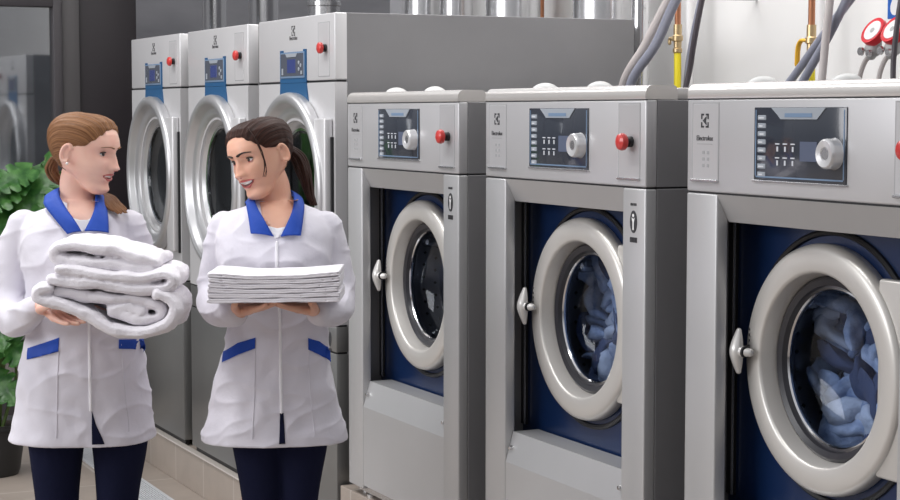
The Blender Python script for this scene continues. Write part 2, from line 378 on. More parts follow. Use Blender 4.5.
# ------------------------------------------------------------------ washer prototype
WW = .823; ZW = lambda z: z - .161          # height above the dryer plinth -> local height
def make_washer():
    t = thing('washing_machine', '', 'washing machine')
    D = .86
    z0 = .027; zd = ZW(1.205); zc = ZW(1.409); zt = ZW(1.442)
    # cabinet shell
    b = BM()
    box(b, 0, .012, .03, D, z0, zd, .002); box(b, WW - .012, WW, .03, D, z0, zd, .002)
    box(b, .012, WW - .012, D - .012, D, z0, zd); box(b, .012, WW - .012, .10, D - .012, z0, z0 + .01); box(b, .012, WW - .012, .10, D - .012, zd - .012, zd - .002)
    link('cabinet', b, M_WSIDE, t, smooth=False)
    # front frame: posts
    xl, xr = .118, .722
    b = BM()
    box(b, 0, xl, 0, .03, z0, zd, .004, 3); link('front_post', b, M_STEEL, t)
    b = BM(); box(b, xr, WW, 0, .03, z0, zd, .004, 3); link('front_post', b, M_STEEL, t)
    b = BM()   # sloped header
    zh = ZW(1.146)
    vs = [(xl, .0, zd), (xr, .0, zd), (xr, .03, zh), (xl, .03, zh), (xl, .10, zd), (xr, .10, zd), (xr, .10, zh), (xl, .10, zh)]
    V = [b.verts.new(v) for v in vs]
    for f in ((0, 3, 2, 1), (3, 7, 6, 2), (7, 4, 5, 6), (0, 1, 5, 4), (0, 4, 7, 3), (1, 2, 6, 5)): b.faces.new([V[i] for i in f])
    bmesh.ops.recalc_face_normals(b, faces=b.faces[:]); link('header', b, M_STEEL, t, smooth=False)
    b = BM()
    zl, zf = ZW(.532), ZW(.452)
    prism(b, [(.024, zl), (.002, zf), (.002, z0 + .012), (.10, z0 + .012), (.10, zl)], 'x', xl + .0015, xr - .0015)
    link('lower_panel', b, M_STEEL, t, smooth=False)
    for x, z in ((xl + .018, ZW(.492)), (xr - .018, ZW(.492))):
        b = BM(); lathe(b, [(.0, -.004), (.005, -.003), (.006, .0), (.006, .03)], (x, .006, z), seg=12); link('panel_screw', b, M_CHROME, t)
    # grey inner reveal on left, black seal strip with thin bead
    b = BM(); box(b, .774, .811, .103, .11, zl, zh + .03); link('seal_strip', b, M_BLACK, t, smooth=False)
    b = BM(); box(b, .012, .041, .103, .11, zl, zh + .03); ss = link('seal_strip', b, M_BLACK, t, smooth=False)
    b = BM(); box(b, .036, .0395, .099, .103, zl, zh + .03); link('bead', b, M_CHROMES, ss, smooth=False)
    # navy panel with a round opening
    cx, cz = .376, ZW(.856)
    b = BM(); n = 96; A = []; B = []
    for i in range(n):
        a = 2 * PI * i / n; c, s = math.cos(a), math.sin(a)
        hx = WW - .012 - cx if c > 0 else cx - .012; hz = zh + .05 - cz if s > 0 else cz - zl + .02
        k = min(hx / abs(c) if abs(c) > 1e-6 else 9, hz / abs(s) if abs(s) > 1e-6 else 9)
        A.append(b.verts.new((cx + c * .20, .110, cz + s * .20))); B.append(b.verts.new((cx + c * k, .110, cz + s * k)))
    for (qx, qz) in ((.012, zl - .02), (.012, zh + .05), (WW - .012, zl - .02), (WW - .012, zh + .05)):
        v = min(B, key=lambda q: (q.co.x - qx) ** 2 + (q.co.z - qz) ** 2); v.co.x = qx; v.co.z = qz
    for i in range(n): b.faces.new((A[i], A[(i + 1) % n], B[(i + 1) % n], B[i]))
    r = bmesh.ops.extrude_face_region(b, geom=b.faces[:])
    for v in r['geom']:
        if isinstance(v, bmesh.types.BMVert): v.co.y += .008
    bmesh.ops.recalc_face_normals(b, faces=b.faces[:]); link('inner_panel', b, M_NAVY, t, smooth=False)
    # dark round backing seal, slightly larger than the ring
    b = BM(); lathe(b, [(.270, .110), (.272, .103), (.278, .100), (.283, .104), (.284, .110)], (cx + .010, 0, cz + .004), close=True); link('rubber_surround', b, M_BLACK, t)
    # drum
    b = BM(); lathe(b, [(.196, .13), (.25, .15), (.255, .18), (.255, .62), (.20, .66), (.0, .66), (.0, .664), (.205, .665), (.26, .62), (.26, .18), (.255, .145), (.199, .124)], (cx, 0, cz), seg=72, close=True); dm = link('drum', b, M_DRUM, t)
    b = BM()
    for k in range(10):
        for i in range(40):
            a = 2 * PI * (i + (k % 2) * .5) / 40; y = .21 + k * .040
            px, pz = cx + math.cos(a) * .2535, cz + math.sin(a) * .2535
            ux, uz = -math.sin(a), math.cos(a)
            q = [b.verts.new((px + ux * dx * .006, y + dy * .006, pz + uz * dx * .006)) for dx, dy in ((-1, 0), (0, -1), (1, 0), (0, 1))]
            b.faces.new(q)
    for k in range(6):
        for i in range(8 + 5 * k):
            a = 2 * PI * i / (8 + 5 * k); r_ = .04 + .028 * k
            q = [b.verts.new((cx + r_ * math.cos(a) + dx * .006, .6585, cz + r_ * math.sin(a) + dz * .006)) for dx, dz in ((-1, 0), (0, -1), (1, 0), (0, 1))]
            b.faces.new(q)
    link('perforation', b, M_DRUMH, dm, smooth=False)['kind'] = 'stuff'
    for i in range(3):
        a = 2 * PI * i / 3 + .5
        px, pz = cx + math.cos(a) * .235, cz + math.sin(a) * .235
        b = BM(); tube(b, [(px, .20, pz), (px, .6, pz)], .024, 10, 1); link('lifter', b, M_CHROMES, dm)
    # door
    d = link('door', (lambda bb: (lathe(bb, [(.258, .108), (.258, .090), (.2555, .081), (.250, .0755), (.243, .073), (.225, .0715), (.205, .0725), (.200, .0745), (.1975, .079), (.192, .112), (.188, .125), (.192, .130), (.222, .128), (.250, .112)], (cx, 0, cz), seg=96, close=True), bb)[1])(BM()), M_RING, t, angle=1.2)
    b = BM(); lathe(b, [(.191, .112), (.184, .108), (.172, .112), (.164, .128), (.166, .138), (.182, .138), (.190, .127)], (cx, 0, cz), seg=80, close=True); link('door_gasket', b, M_GASK, d)
    b = BM(); lathe(b, [(.1675, .122), (.1635, .120), (.161, .124), (.163, .130), (.168, .128)], (cx, 0, cz), seg=80, close=True); link('chrome_bead', b, M_CHROME, d)
    b = BM()
    pr = [(.162, .130), (.160, .148), (.152, .172), (.130, .188), (.09, .196), (.0, .199)]
    lathe(b, pr + [(r * .985, y - .003) for r, y in pr[::-1]], (cx, 0, cz), seg=80, close=True); link('door_glass', b, M_GLASS, d)
    # hinge plate at right
    b = BM(); box(b, .555, .735, .084, .108, ZW(.668), ZW(1.058), .006, 3); link('hinge_plate', b, M_RING, d)
    b = BM()
    for z in (.76, .96): lathe(b, [(0, .078), (.010, .080), (.012, .086)], (.70, 0, ZW(z)), seg=16)
    link('hinge_screw', b, M_CHROME, bpy.data.objects[d.name].children[-1])
    # latch handle at left
    b = BM()
    zz = ZW(.868); lx = .026
    tube(b, [(lx + .107, .050, zz - .043), (lx + .108, .046, zz - .022), (lx + .110, .042, zz), (lx + .108, .046, zz + .022), (lx + .107, .050, zz + .043)], [.007, .0135, .0165, .0135, .007], 20, 6, flat=.85, nrm=(0, 1, 0))
    tube(b, [(lx + .110, .046, zz), (lx + .128, .050, zz), (lx + .140, .056, zz)], [.017, .0115, .009], 16, 5)
    link('latch_handle', b, M_LATCH, d)
    b = BM(); lathe(b, [(.009, .172), (.012, .178), (.012, .192)], (-.03, .05, zz), axis='x', seg=16); lathe(b, [(.012, .048), (.012, .104)], (.135, 0, zz), seg=16); link('latch_pin', b, M_BLACK, bpy.data.objects[d.name].children[-1])
    # vent grille letters on ring: tiny raised mark
    b = BM()
    for i in range(4): box(b, cx - .236 - .002, cx - .236 + .004, .0715, .074, cz + .02 + i * .012, cz + .026 + i * .012)
    link('ring_mark', b, M_CHROMES, d, smooth=False)
    # control panel
    c = link('control_panel', (lambda bb: (box(bb, 0, WW, 0, .03, zd + .004, zc - .001, .004, 3), bb)[1])(BM()), M_PANEL, t)
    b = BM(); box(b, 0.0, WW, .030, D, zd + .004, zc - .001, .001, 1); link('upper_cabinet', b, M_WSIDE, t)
    b = BM(); box(b, .003, WW - .003, .004, D - .01, zd - .002, zd + .004); link('seam', b, M_BLACK, t, smooth=False)
    def recess(x0, x1, za, zb, nm):
        b = BM()
        box(b, x0, x1, -.0012, .001, ZW(za), ZW(zb), .0005, 1)
        f = link(nm, b, M_PANEL, c, smooth=False)
        b = BM()
        box(b, x0 - .003, x0, -.0008, .001, ZW(za), ZW(zb)); box(b, x1, x1 + .003, -.0008, .001, ZW(za), ZW(zb)); box(b, x0 - .003, x1 + .003, -.0008, .001, ZW(zb), ZW(zb) + .003)
        link('groove', b, M_INKG, f, smooth=False)
        b = BM(); box(b, x0 - .003, x1 + .003, -.006, .001, ZW(za) - .006, ZW(za), .001, 1); link('lip', b, M_CHROMES, f, smooth=False)
        return f
    lp = recess(.024, .121, 1.236, 1.398, 'badge_panel')
    brand(lp, .071, ZW(1.362), ZW(1.324), -.0013, .030, .0155)
    b = BM(); box(b, .042, .100, -.0018, -.001, ZW(1.311), ZW(1.3125))
    for i in range(2):
        for k in range(3): box(b, .062 + i * .018, .070 + i * .018, -.0018, -.001, ZW(1.262 + k * .014), ZW(1.269 + k * .014))
    link('model_print', b, M_INKG, lp, smooth=False)
    stp = recess(.704, .796, 1.229, 1.398, 'stop_panel')
    b = BM(); lathe(b, [(.0125, -.001), (.0125, -.010), (.010, -.012), (.010, -.018)], (.760, 0, ZW(1.312)), seg=32); bb_ = link('button_collar', b, M_BLACK, stp)
    b = BM(); lathe(b, [(.0, -.038), (.011, -.037), (.018, -.033), (.0205, -.026), (.019, -.020), (.011, -.017)], (.760, 0, ZW(1.312)), seg=36); link('stop_button', b, M_RED, stp)
    # display
    ds = link('display', (lambda bb: (box(bb, .257, .561, -.003, .001, ZW(1.2415), ZW(1.390), .0012, 2), bb)[1])(BM()), M_DISP, c)
    b = BM()
    box(b, .252, .566, -.0045, .001, ZW(1.2375), ZW(1.2415), .001, 1); link('display_lip', b, M_CHROMES, ds, smooth=False)
    b = BM(); box(b, .262, .265, -.0036, -.002, ZW(1.25), ZW(1.385)); box(b, .553, .556, -.0036, -.002, ZW(1.25), ZW(1.385)); box(b, .265, .553, -.0036, -.002, ZW(1.247), ZW(1.250)); link('display_border', b, M_BLUEGREY, ds, smooth=False)
    b = BM(); prism(b, [(.318, ZW(1.389)), (.498, ZW(1.389)), (.480, ZW(1.374)), (.470, ZW(1.366)), (.350, ZW(1.366)), (.340, ZW(1.374))], 'y', -.0048, -.002); tb = link('display_tab', b, M_DISPG, ds, smooth=False)
    b = BM(); box(b, .365, .455, -.0055, -.0045, ZW(1.370), ZW(1.378)); link('tab_print', b, M_BLUEGREY, tb, smooth=False)
    b = BM()
    for i in range(8): z = 1.374 - i * .0165; box(b, .270, .298, -.0040, -.002, ZW(z - .010), ZW(z), .001, 1)
    link('programme_button', b, M_DISPG, ds, smooth=False)
    b = BM()
    for i in range(8): z = 1.371 - i * .0165; box(b, .274 + (i % 3) * .002, .292 - (i % 2) * .004, -.0045, -.0038, ZW(z - .004), ZW(z - .001))
    for i in range(3):
        for k in range(2):
            x = .332 + i * .026; z = 1.315 - k * .028
            box(b, x, x + .014, -.0040, -.0028, ZW(z), ZW(z + .0025)); box(b, x + .005, x + .010, -.0040, -.0028, ZW(z - .014), ZW(z - .004))
    link('programme_print', b, M_PRINT, ds, smooth=False)
    b = BM(); box(b, .415, .47, -.0040, -.002, ZW(1.283), ZW(1.322)); link('lcd_screen', b, M_LCD, ds, smooth=False)
    b = BM(); lathe(b, [(.0, -.023), (.012, -.0235), (.0135, -.026), (.0255, -.028), (.0285, -.025), (.0295, -.020), (.0295, -.006), (.031, -.003)], (.524, 0, ZW(1.300)), seg=48); kb = link('dial_knob', b, M_KNOB, ds)
    b = BM(); lathe(b, [(.0, -.0255), (.0110, -.0255), (.0115, -.023)], (.524, 0, ZW(1.300)), seg=32); link('dial_centre', b, M_CHROMES, kb)
    # top cap: rounded front lip, then a lower rear lid
    b = BM()
    prof = [(0, zc), (-.002, zc + .006), (-.001, zc + .014)]
    for i in range(7):
        a = PI - i * PI / 2 / 6; prof.append((.020 + .021 * math.cos(a), zt - .020 + .020 * math.sin(a)))
    prof += [(.075, zt), (.082, zt - .004), (.085, zt - .014), (.085, zc)]
    prism(b, prof, 'x', .002, WW - .002); link('top_cap', b, M_CAP, t, angle=.7)
    b = BM(); box(b, .006, WW - .006, .086, D, zc, zt - .006, .004, 2); link('top_lid', b, M_CAP, t)
    b = BM(); box(b, .0, WW, -.0006, .004, zc - .0015, zc + .0005); link('cap_seam', b, M_BLACK, t, smooth=False)
    for x, y, r in ((.105, .125, .036), (.395, .125, .034)):
        b = BM(); lathe(b, [(r, 0), (r, .006), (r * .88, .012), (r * .62, .018), (r * .3, .022), (0, .023)], (x, y, zt - .007), axis='z', seg=40); link('vent_cap', b, M_DOME, t)
    # safety sticker on the right post
    b = BM(); sx, sz, y = .772, ZW(1.128), -.0012
    seg = 28; ring = [(sx + .015 * math.cos(2 * PI * i / seg), sz + .026 * math.sin(2 * PI * i / seg)) for i in range(seg)]
    prism(b, ring, 'y', y, .0005)
    for i in range(4): box(b, sx - .013 + i * .007, sx - .009 + i * .007, y, .0005, sz + .037, sz + .043)
    for i in range(5): box(b, sx - .015 + i * .0065, sx - .0105 + i * .0065, y, .0005, sz - .048, sz - .036)
    st = link('safety_sticker', b, M_INK, t, smooth=False)
    b = BM()
    prism(b, [(sx - .007, sz + .010), (sx, sz + .006), (sx + .007, sz + .010), (sx + .0025, sz - .002), (sx + .0025, sz - .019), (sx - .0025, sz - .019), (sx - .0025, sz - .002)], 'y', y - .0006, y + .0002)
    lathe(b, [(0, y - .0006), (.004, y - .0006), (.004, y)], (sx, 0, sz + .0145), seg=14); link('sticker_figure', b, M_SIGNW, st, smooth=False)
    # feet
    for x in (.035, .12, WW - .12, WW - .035):
        b = BM(); lathe(b, [(.016, 0), (.016, .008), (.008, .010), (.008, .028)], (x, .03 if x in (.12, WW - .12) else .05, 0), axis='z', seg=20); link('foot', b, M_CHROMES, t)
    for x in (.06, WW - .06):
        b = BM(); lathe(b, [(.018, 0), (.018, .008), (.008, .010), (.008, .028)], (x, D - .08, 0), axis='z', seg=20); link('foot', b, M_CHROMES, t)
    b = BM(); box(b, .03, WW - .03, .02, .06, .012, z0 + .012); link('kick_strip', b, M_CHROMES, t, smooth=False)
    return t
W1 = make_washer()
wl_ = ['silver washing machine beside the tall dryers, farthest of the three washers, with empty drum',
       'silver washing machine standing in the middle of the three, blue laundry behind its round door',
       'nearest silver washing machine at the right edge, with pale blue laundry behind its door']
wash = []
for i, x in enumerate((-5.338, -4.345, -3.349)):
    o = W1 if i == 0 else copy_tree(W1)
    o.location = (x, 0, .325); o['label'] = wl_[i]; o['group'] = 'silver front loading washers on the plinth'; wash.append(o)

def laundry(name, loc, label, seed, mats, n):
    random.seed(seed); b = BM()
    for k in range(n):
        a = random.uniform(0, 2 * PI); r = random.uniform(.0, 1) ** .5 * .21
        c = (r * math.cos(a), random.uniform(-.03, .12) if k < n * .75 else random.uniform(.1, .24), r * math.sin(a))
        f0 = len(b.faces)
        q = Matrix.Rotation(random.uniform(0, PI), 3, 'Y') @ Matrix.Rotation(random.uniform(-.5, .5), 3, 'X')
        pts = [Vector(c) + q @ Vector((t * .055, .018 * math.sin(t * 3 + k), .02 * math.cos(t * 2.3 + k))) for t in (-1.6, -.8, 0, .8, 1.6)]
        tube(b, [tuple(p) for p in pts], [random.uniform(.022, .042) for _ in pts], 14, 4, flat=.5)
        b.faces.ensure_lookup_table(); mi = random.choice([0, 0, 0, 1, 1, 2])
        for f in b.faces[f0:]: f.material_index = mi
    for v in b.verts:
        d = noise.noise_vector(v.co * 14 + Vector((seed, 0, 0))) * .020 + noise.noise_vector(v.co * 45) * .006; v.co += d
        rr = math.hypot(v.co.x, v.co.z)
        rr = math.hypot(v.co.x - .03, v.co.z)
        if rr > .238: v.co.x = .03 + (v.co.x - .03) * .238 / rr; v.co.z *= .238 / rr
        v.co.y = max(v.co.y, -.050 + noise.noise(v.co * 20) * .01 - .25 * max(0, rr - .13))
        v.co.y = max(v.co.y, -.058)
    o = link(name, b, mats, angle=2); o.location = loc
    return tag(o, label, 'laundry')
laundry('laundry_load', (-4.345 + .346, .258, .325 + ZW(.856)), 'tumbled blue laundry inside the drum of the middle washing machine', 3, [M_CLOTHB, M_CLOTHD, M_CLOTHW], 120)
laundry('laundry_load', (-3.349 + .346, .258, .325 + ZW(.856)), 'pale blue and white laundry inside the drum of the nearest washing machine', 11, [M_CLOTHB, M_CLOTHD, M_CLOTHW], 120)

# ------------------------------------------------------------------ dryer prototype (local z above its plinth)
DW = .7456; DD = 1.12; DH = 1.7015
def make_dryer():
    t = thing('tumble_dryer', '', 'dryer')
    b = BM()
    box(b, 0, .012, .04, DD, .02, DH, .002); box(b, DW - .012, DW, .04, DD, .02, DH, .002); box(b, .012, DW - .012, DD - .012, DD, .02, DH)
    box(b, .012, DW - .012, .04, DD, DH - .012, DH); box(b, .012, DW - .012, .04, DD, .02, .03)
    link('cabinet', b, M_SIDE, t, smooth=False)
    b = BM(); box(b, 0, DW, 0, .045, 1.485, DH, .004, 3); c = link('control_panel', b, M_DPANEL, t)
    b = BM()
    box(b, .004, DW - .004, .006, .044, 1.478, 1.486); box(b, .004, DW - .004, .006, .044, .680, .686); box(b, .004, DW - .004, .006, .044, .590, .596)
    link('seam', b, M_BLACK, t, smooth=False)
    cx, cz = .373, 1.112
    def holed(x0, x1, z0, z1, r, y0, y1, nm, m):
        b = BM(); n = 96; A = []; B = []
        for i in range(n):
            a = 2 * PI * i / n; cc, s = math.cos(a), math.sin(a)
            hx = x1 - cx if cc > 0 else cx - x0; hz = z1 - cz if s > 0 else cz - z0
            k = min(hx / abs(cc) if abs(cc) > 1e-6 else 9, hz / abs(s) if abs(s) > 1e-6 else 9)
            A.append(b.verts.new((cx + cc * r, y0, cz + s * r))); B.append(b.verts.new((cx + cc * k, y0, cz + s * k)))
        # exact corners
        for (qx, qz) in ((x0, z0), (x0, z1), (x1, z0), (x1, z1)):
            v = min(B, key=lambda q: (q.co.x - qx) ** 2 + (q.co.z - qz) ** 2); v.co.x = qx; v.co.z = qz
        for i in range(n): b.faces.new((A[i], A[(i + 1) % n], B[(i + 1) % n], B[i]))
        r_ = bmesh.ops.extrude_face_region(b, geom=b.faces[:])
        for v in r_['geom']:
            if isinstance(v, bmesh.types.BMVert): v.co.y = y1
        bmesh.ops.recalc_face_normals(b, faces=b.faces[:]); return link(nm, b, m, t, smooth=False)
    holed(0, DW, .686, 1.478, .24, 0, .045, 'front_panel', M_DPANEL)
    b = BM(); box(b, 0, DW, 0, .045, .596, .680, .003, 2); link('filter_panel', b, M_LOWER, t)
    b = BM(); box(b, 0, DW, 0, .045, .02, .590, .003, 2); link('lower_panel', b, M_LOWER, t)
    b = BM(); lathe(b, [(.24, .04), (.30, .07), (.31, .7), (.0, .72), (0, .724), (.314, .704), (.304, .066), (.244, .036)], (cx, 0, cz), seg=64, close=True); dm = link('drum', b, M_DRUM, t)
    # door ring
    b = BM()
    lathe(b, [(.334, -.002), (.336, -.022), (.332, -.036), (.320, -.044), (.306, -.044), (.296, -.036), (.288, -.018), (.280, -.012), (.268, -.014), (.252, -.004), (.226, .030), (.222, .036), (.24, .040), (.30, .004)], (cx, 0, cz), seg=96, close=True)
    d = link('door', b, M_DRING, t, angle=1.0)
    b = BM(); lathe(b, [(.224, .028), (.214, .020), (.206, .022), (.204, .034), (.222, .040)], (cx, 0, cz), seg=72, close=True); link('door_trim', b, M_CHROME, d)
    b = BM(); pr = [(.206, .026), (.20, .034), (.15, .040), (0, .044)]; lathe(b, pr + [(r * .98, y - .004) for r, y in pr[::-1]], (cx, 0, cz), seg=64, close=True); link('door_glass', b, M_DGLASS, d)
    # hinge plate on the right
    b = BM(); box(b, .628, .7245, -.030, -.001, .805, 1.36, .006, 3); h = link('hinge_cover', b, M_DPANEL, d)
    b = BM(); box(b, .7255, .733, -.010, -.001, .80, 1.30, .001, 1); link('hinge_edge', b, M_BLACK, h, smooth=False)
    # blue strip and display
    b = BM(); prism(b, [(.232, 1.592), (.262, 1.592), (.262, 1.585), (.460, 1.585), (.460, 1.592), (.489, 1.592), (.489, 1.4795), (.232, 1.4795)], 'y', -.003, .001); st = link('display_surround', b, M_BLUE, c, smooth=False)
    b = BM(); prism(b, [(.232, 1.4785), (.489, 1.4785), (.510, 1.405), (.226, 1.405)], 'y', -.003, .001); link('blue_strip', b, M_BLUE, t, smooth=False)
    b = BM(); box(b, .243, .478, -.006, -.002, 1.496, 1.584, .002, 2); dd = link('display', b, M_BLUEGREY, c)
    b = BM(); box(b, .249, .472, -.0072, -.005, 1.503, 1.580, .001, 1); link('display_face', b, mat('dryer_face', (.075, .085, .11), .25), dd, smooth=False)
    b = BM(); box(b, .318, .398, -.0085, -.007, 1.513, 1.560, .0008, 1); link('screen', b, M_SCREEN, dd, smooth=False)
    b = BM(); prism(b, [(.300, 1.580), (.415, 1.580), (.402, 1.568), (.313, 1.568)], 'y', -.0082, -.006)
    box(b, .262, .276, -.0082, -.006, 1.508, 1.530)
    box(b, .448, .462, -.0082, -.006, 1.508, 1.520)
    for x, z in ((.43, 1.548), (.448, 1.538), (.43, 1.526)): lathe(b, [(0, -.009), (.006, -.0085), (.007, -.006)], (x, 0, z), seg=14)
    link('display_button', b, M_DISPG, dd, smooth=False)
    brand(c, .360, 1.657, 1.632, 0, .034, .019)
    # stop switch panel
    b = BM(); box(b, .600, .697, -.0012, .001, 1.499, 1.672, .0005, 1); sp_ = link('stop_panel', b, M_DPANEL, c, smooth=False)
    b = BM()
    for bx in ((.597, .600, 1.497, 1.674), (.697, .700, 1.497, 1.674), (.597, .700, 1.671, 1.674), (.597, .700, 1.496, 1.499)): box(b, bx[0], bx[1], -.0009, .001, bx[2], bx[3])
    link('groove', b, M_INKG, sp_, smooth=False)
    b = BM(); lathe(b, [(.0125, -.001), (.0125, -.010), (.010, -.012), (.010, -.015)], (.668, 0, 1.589), seg=32); link('button_collar', b, M_BLACK, sp_)
    b = BM(); lathe(b, [(.0, -.032), (.011, -.031), (.0175, -.027), (.019, -.021), (.0175, -.016), (.011, -.014)], (.668, 0, 1.589), seg=36); link('stop_button', b, M_RED, sp_)
    # sticker
    b = BM(); sx, sz, y = .69, .60 - .04, -.001
    sz = .635; ring = [(sx + .0125 * math.cos(2 * PI * i / 24), sz + .024 * math.sin(2 * PI * i / 24)) for i in range(24)]
    prism(b, ring, 'y', y, .0005); box(b, sx - .013, sx + .013, y, .0005, sz - .040, sz - .030); link('safety_sticker', b, M_INK, t, smooth=False)
    for x in (.06, DW - .06):
        for y in (.06, DD - .08):
            b = BM(); lathe(b, [(.02, 0), (.02, .010), (.009, .012), (.009, .022)], (x, y, 0), axis='z', seg=20); link('foot', b, M_CHROMES, t)
    b = BM(); box(b, .02, DW - .02, .012, .03, .0, .022); link('kick_strip', b, M_BLACK, t, smooth=False)
    return t
D1 = make_dryer()
dl = ['tall grey tumble dryer farthest to the left, beside the black column', 'tall grey tumble dryer standing in the middle of the three, between the two women',
      'tall grey tumble dryer nearest the washers, with its whole grey side wall showing']
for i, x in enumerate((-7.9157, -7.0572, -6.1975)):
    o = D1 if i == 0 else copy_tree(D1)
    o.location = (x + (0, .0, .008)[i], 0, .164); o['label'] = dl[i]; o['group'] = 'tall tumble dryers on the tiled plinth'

# ------------------------------------------------------------------ ducts, pipes and hoses on the back wall
def duct(x, y, r, z0, z1, label, seams=(), m=M_CHROMES):
    t = thing('exhaust_duct', label, 'duct', (x, y, z0), group='exhaust ducts behind the dryers')
    b = BM(); lathe(b, [(r, 0), (r, z1 - z0)], axis='z', seg=40); link('pipe', b, m, t)
    for s in seams:
        b = BM(); lathe(b, [(r, s - z0 - .014), (r + .006, s - z0 - .010), (r + .006, s - z0 + .010), (r, s - z0 + .014)], axis='z', seg=40); link('joint_band', b, M_CHROMES, t)
    return t
for x, y, r, lb, sm in ((-10.95, 1.36, .075, 'slim shiny steel duct rising behind the middle dryer', (2.05,)), (-10.02, 1.36, .085, 'shiny steel duct rising behind the gap left of the nearest dryer', (1.99,)),
                     (-9.05, 1.36, .085, 'shiny steel duct above the front of the nearest dryer', (2.12,)),
                     (-7.70, 1.33, .085, 'bright steel duct, leftmost of those above the long grey side wall', ()),
                     (-7.40, 1.36, .075, 'narrow steel duct close right of the leftmost bright duct', (1.95,)),
                     (-6.78, 1.33, .115, 'wide bright steel duct above the middle of the grey side wall', ()),
                     (-6.02, 1.33, .120, 'wide steel duct above the right end of the grey side wall', ())):
    duct(x, y, r, 0.0, 3.4, lb, sm)
duct(-6.10 + .33, 1.35, .033, 0, 3.4, 'slim polished vertical pipe just right of the grey side wall').update({}) if False else duct(-5.75, 1.33, .034, 0, 3.4, 'slim polished vertical pipe just right of the grey side wall', (), M_CHROME)
b = BM(); box(b, -7.5, -7.35, 1.28, 1.36, 1.90, 1.945, .004); tag(link('pipe_bracket', b, M_HOSEB), 'small dark bracket on a duct above the grey side wall', 'bracket')
def pipe(name, pts, r, m, label, cat_='pipe', group=None, n=6):
    b = BM(); tube(b, pts, r, 12, n); return tag(link(name, b, m), label, cat_, group)
pipe('white_pipe', [(-5.68, 1.5, .0), (-5.68, 1.5, 3.4)], .016, M_WPIPE, 'thin white vertical pipe beside the yellow gas tube', n=1)
pipe('white_pipe', [(-6.9, 1.52, .0), (-6.9, 1.52, 3.4)], .02, M_COPPER, 'thin copper vertical pipe above the grey side wall', n=1).name = 'copper_pipe'
pipe('white_pipe', [(-6.42, 1.52, .0), (-6.42, 1.52, 3.4)], .03, M_WPIPE, 'white vertical pipe above the grey side wall', n=1)
pipe('grey_hose', [(-5.38, 1.0, 1.35), (-5.322, 1.0, 1.626), (-5.174, 1.0, 1.767), (-5.033, 1.0, 1.907), (-4.75, 1.02, 2.2)], .0145, M_HOSEL, 'pale grey hose slanting up behind the middle washer, the upper of two', 'hose')
pipe('grey_hose', [(-5.33, 1.0, 1.35), (-5.272, 1.0, 1.625), (-5.105, 1.0, 1.768), (-4.972, 1.0, 1.919), (-4.7, 1.02, 2.22)], .0165, M_HOSEG, 'blue grey hose slanting up behind the middle washer, the lower of two', 'hose')
pipe('dark_cable', [(-5.335, 1.15, 1.3), (-5.312, 1.25, 1.634), (-5.262, 1.25, 1.79), (-5.217, 1.25, 1.924), (-5.14, 1.27, 2.2)], .010, M_HOSEB, 'dark flexible hose rising between the middle and nearest washers', 'hose')
pipe('grey_hose', [(-5.40, 1.3, 1.3), (-5.39, 1.30, 1.634), (-5.355, 1.30, 1.79), (-5.305, 1.30, 1.924), (-5.22, 1.32, 2.2)], .010, M_HOSEG, 'thin grey tube running alongside the dark flexible hose', 'hose')
def tap(x, y, zc, label, lever, m_tube):
    t = thing('gas_tap' if m_tube is M_YEL and not lever else 'water_tap', label, 'tap', (x, y, 0))
    b = BM(); tube(b, [(0, 0, zc + .05), (0, 0, 3.4)], .011, 12, 1); link('supply_pipe', b, M_COPPER, t)
    b = BM(); lathe(b, [(.014, zc - .02), (.014, zc + .0), (.019, zc + .004), (.019, zc + .02), (.015, zc + .024), (.015, zc + .06)], axis='z', seg=20); lathe(b, [(.012, zc - .04), (.017, zc - .036), (.017, zc - .024), (.012, zc - .02)], axis='z', seg=20); link('valve_body', b, M_BRASS, t)
    b = BM()
    if lever: tube(b, [(-.012, -.012, zc + .012), (-.032, -.015, zc + .012), (-.046, -.016, zc - .01), (-.050, -.016, zc - .06)], .010, 10, 5, flat=.6)
    else: tube(b, [(0, -.012, zc + .008), (-.026, -.014, zc + .012), (-.03, -.014, zc - .004)], .007, 10, 3)
    link('lever', b, M_YELO if lever else M_BRASS, t)
    b = BM(); box(b, -.022, .050, -.016, .016, zc + .145, zc + .165, .003, 2); box(b, -.006, .006, .016, 1.6 - y, zc + .150, zc + .160); link('pipe_clip', b, M_CHROMES, t)
    b = BM(); tube(b, [(0, 0, zc - .035), (.002, 0, zc - .12), (-.002, .0, zc - .35)], .0125, 12, 4); link('hose', b, m_tube, t)
    return t
tap(-5.40, 1.27, 1.79, 'brass tap with copper supply above a yellow tube, between the middle and nearest washers', False, M_YEL)
tap(-4.627, 1.27, 1.755, 'tap with curved orange yellow lever on a copper pipe, above the nearest washer', True, M_YEL)
pipe('white_pipe', [(-4.89, 1.5, 0), (-4.89, 1.5, 3.4)], .014, M_WPIPE, 'thin white vertical pipe behind the crossing hoses above the nearest washer', n=1)
pipe('grey_hose', [(-4.86, 1.16, 1.42), (-4.64, 1.20, 1.638), (-4.489, 1.20, 1.762), (-4.347, 1.20, 1.874), (-4.05, 1.22, 2.12)], .013, M_HOSEG, 'grey hose crossing above the nearest washer, upper of the slanted pair', 'hose')
pipe('grey_hose', [(-4.70, 1.16, 1.42), (-4.525, 1.165, 1.636), (-4.41, 1.165, 1.759), (-4.317, 1.165, 1.872), (-4.12, 1.165, 2.12)], .0135, M_HOSEG, 'grey hose crossing above the nearest washer, lower of the slanted pair', 'hose')
pipe('pale_hose', [(-4.39, 1.10, 1.35), (-4.377, 1.125, 1.634), (-4.366, 1.13, 1.772), (-4.35, 1.13, 1.873), (-4.32, 1.13, 2.15)], .012, M_HOSEL, 'pale pinkish upright hose in front of the crossing grey hoses', 'hose')
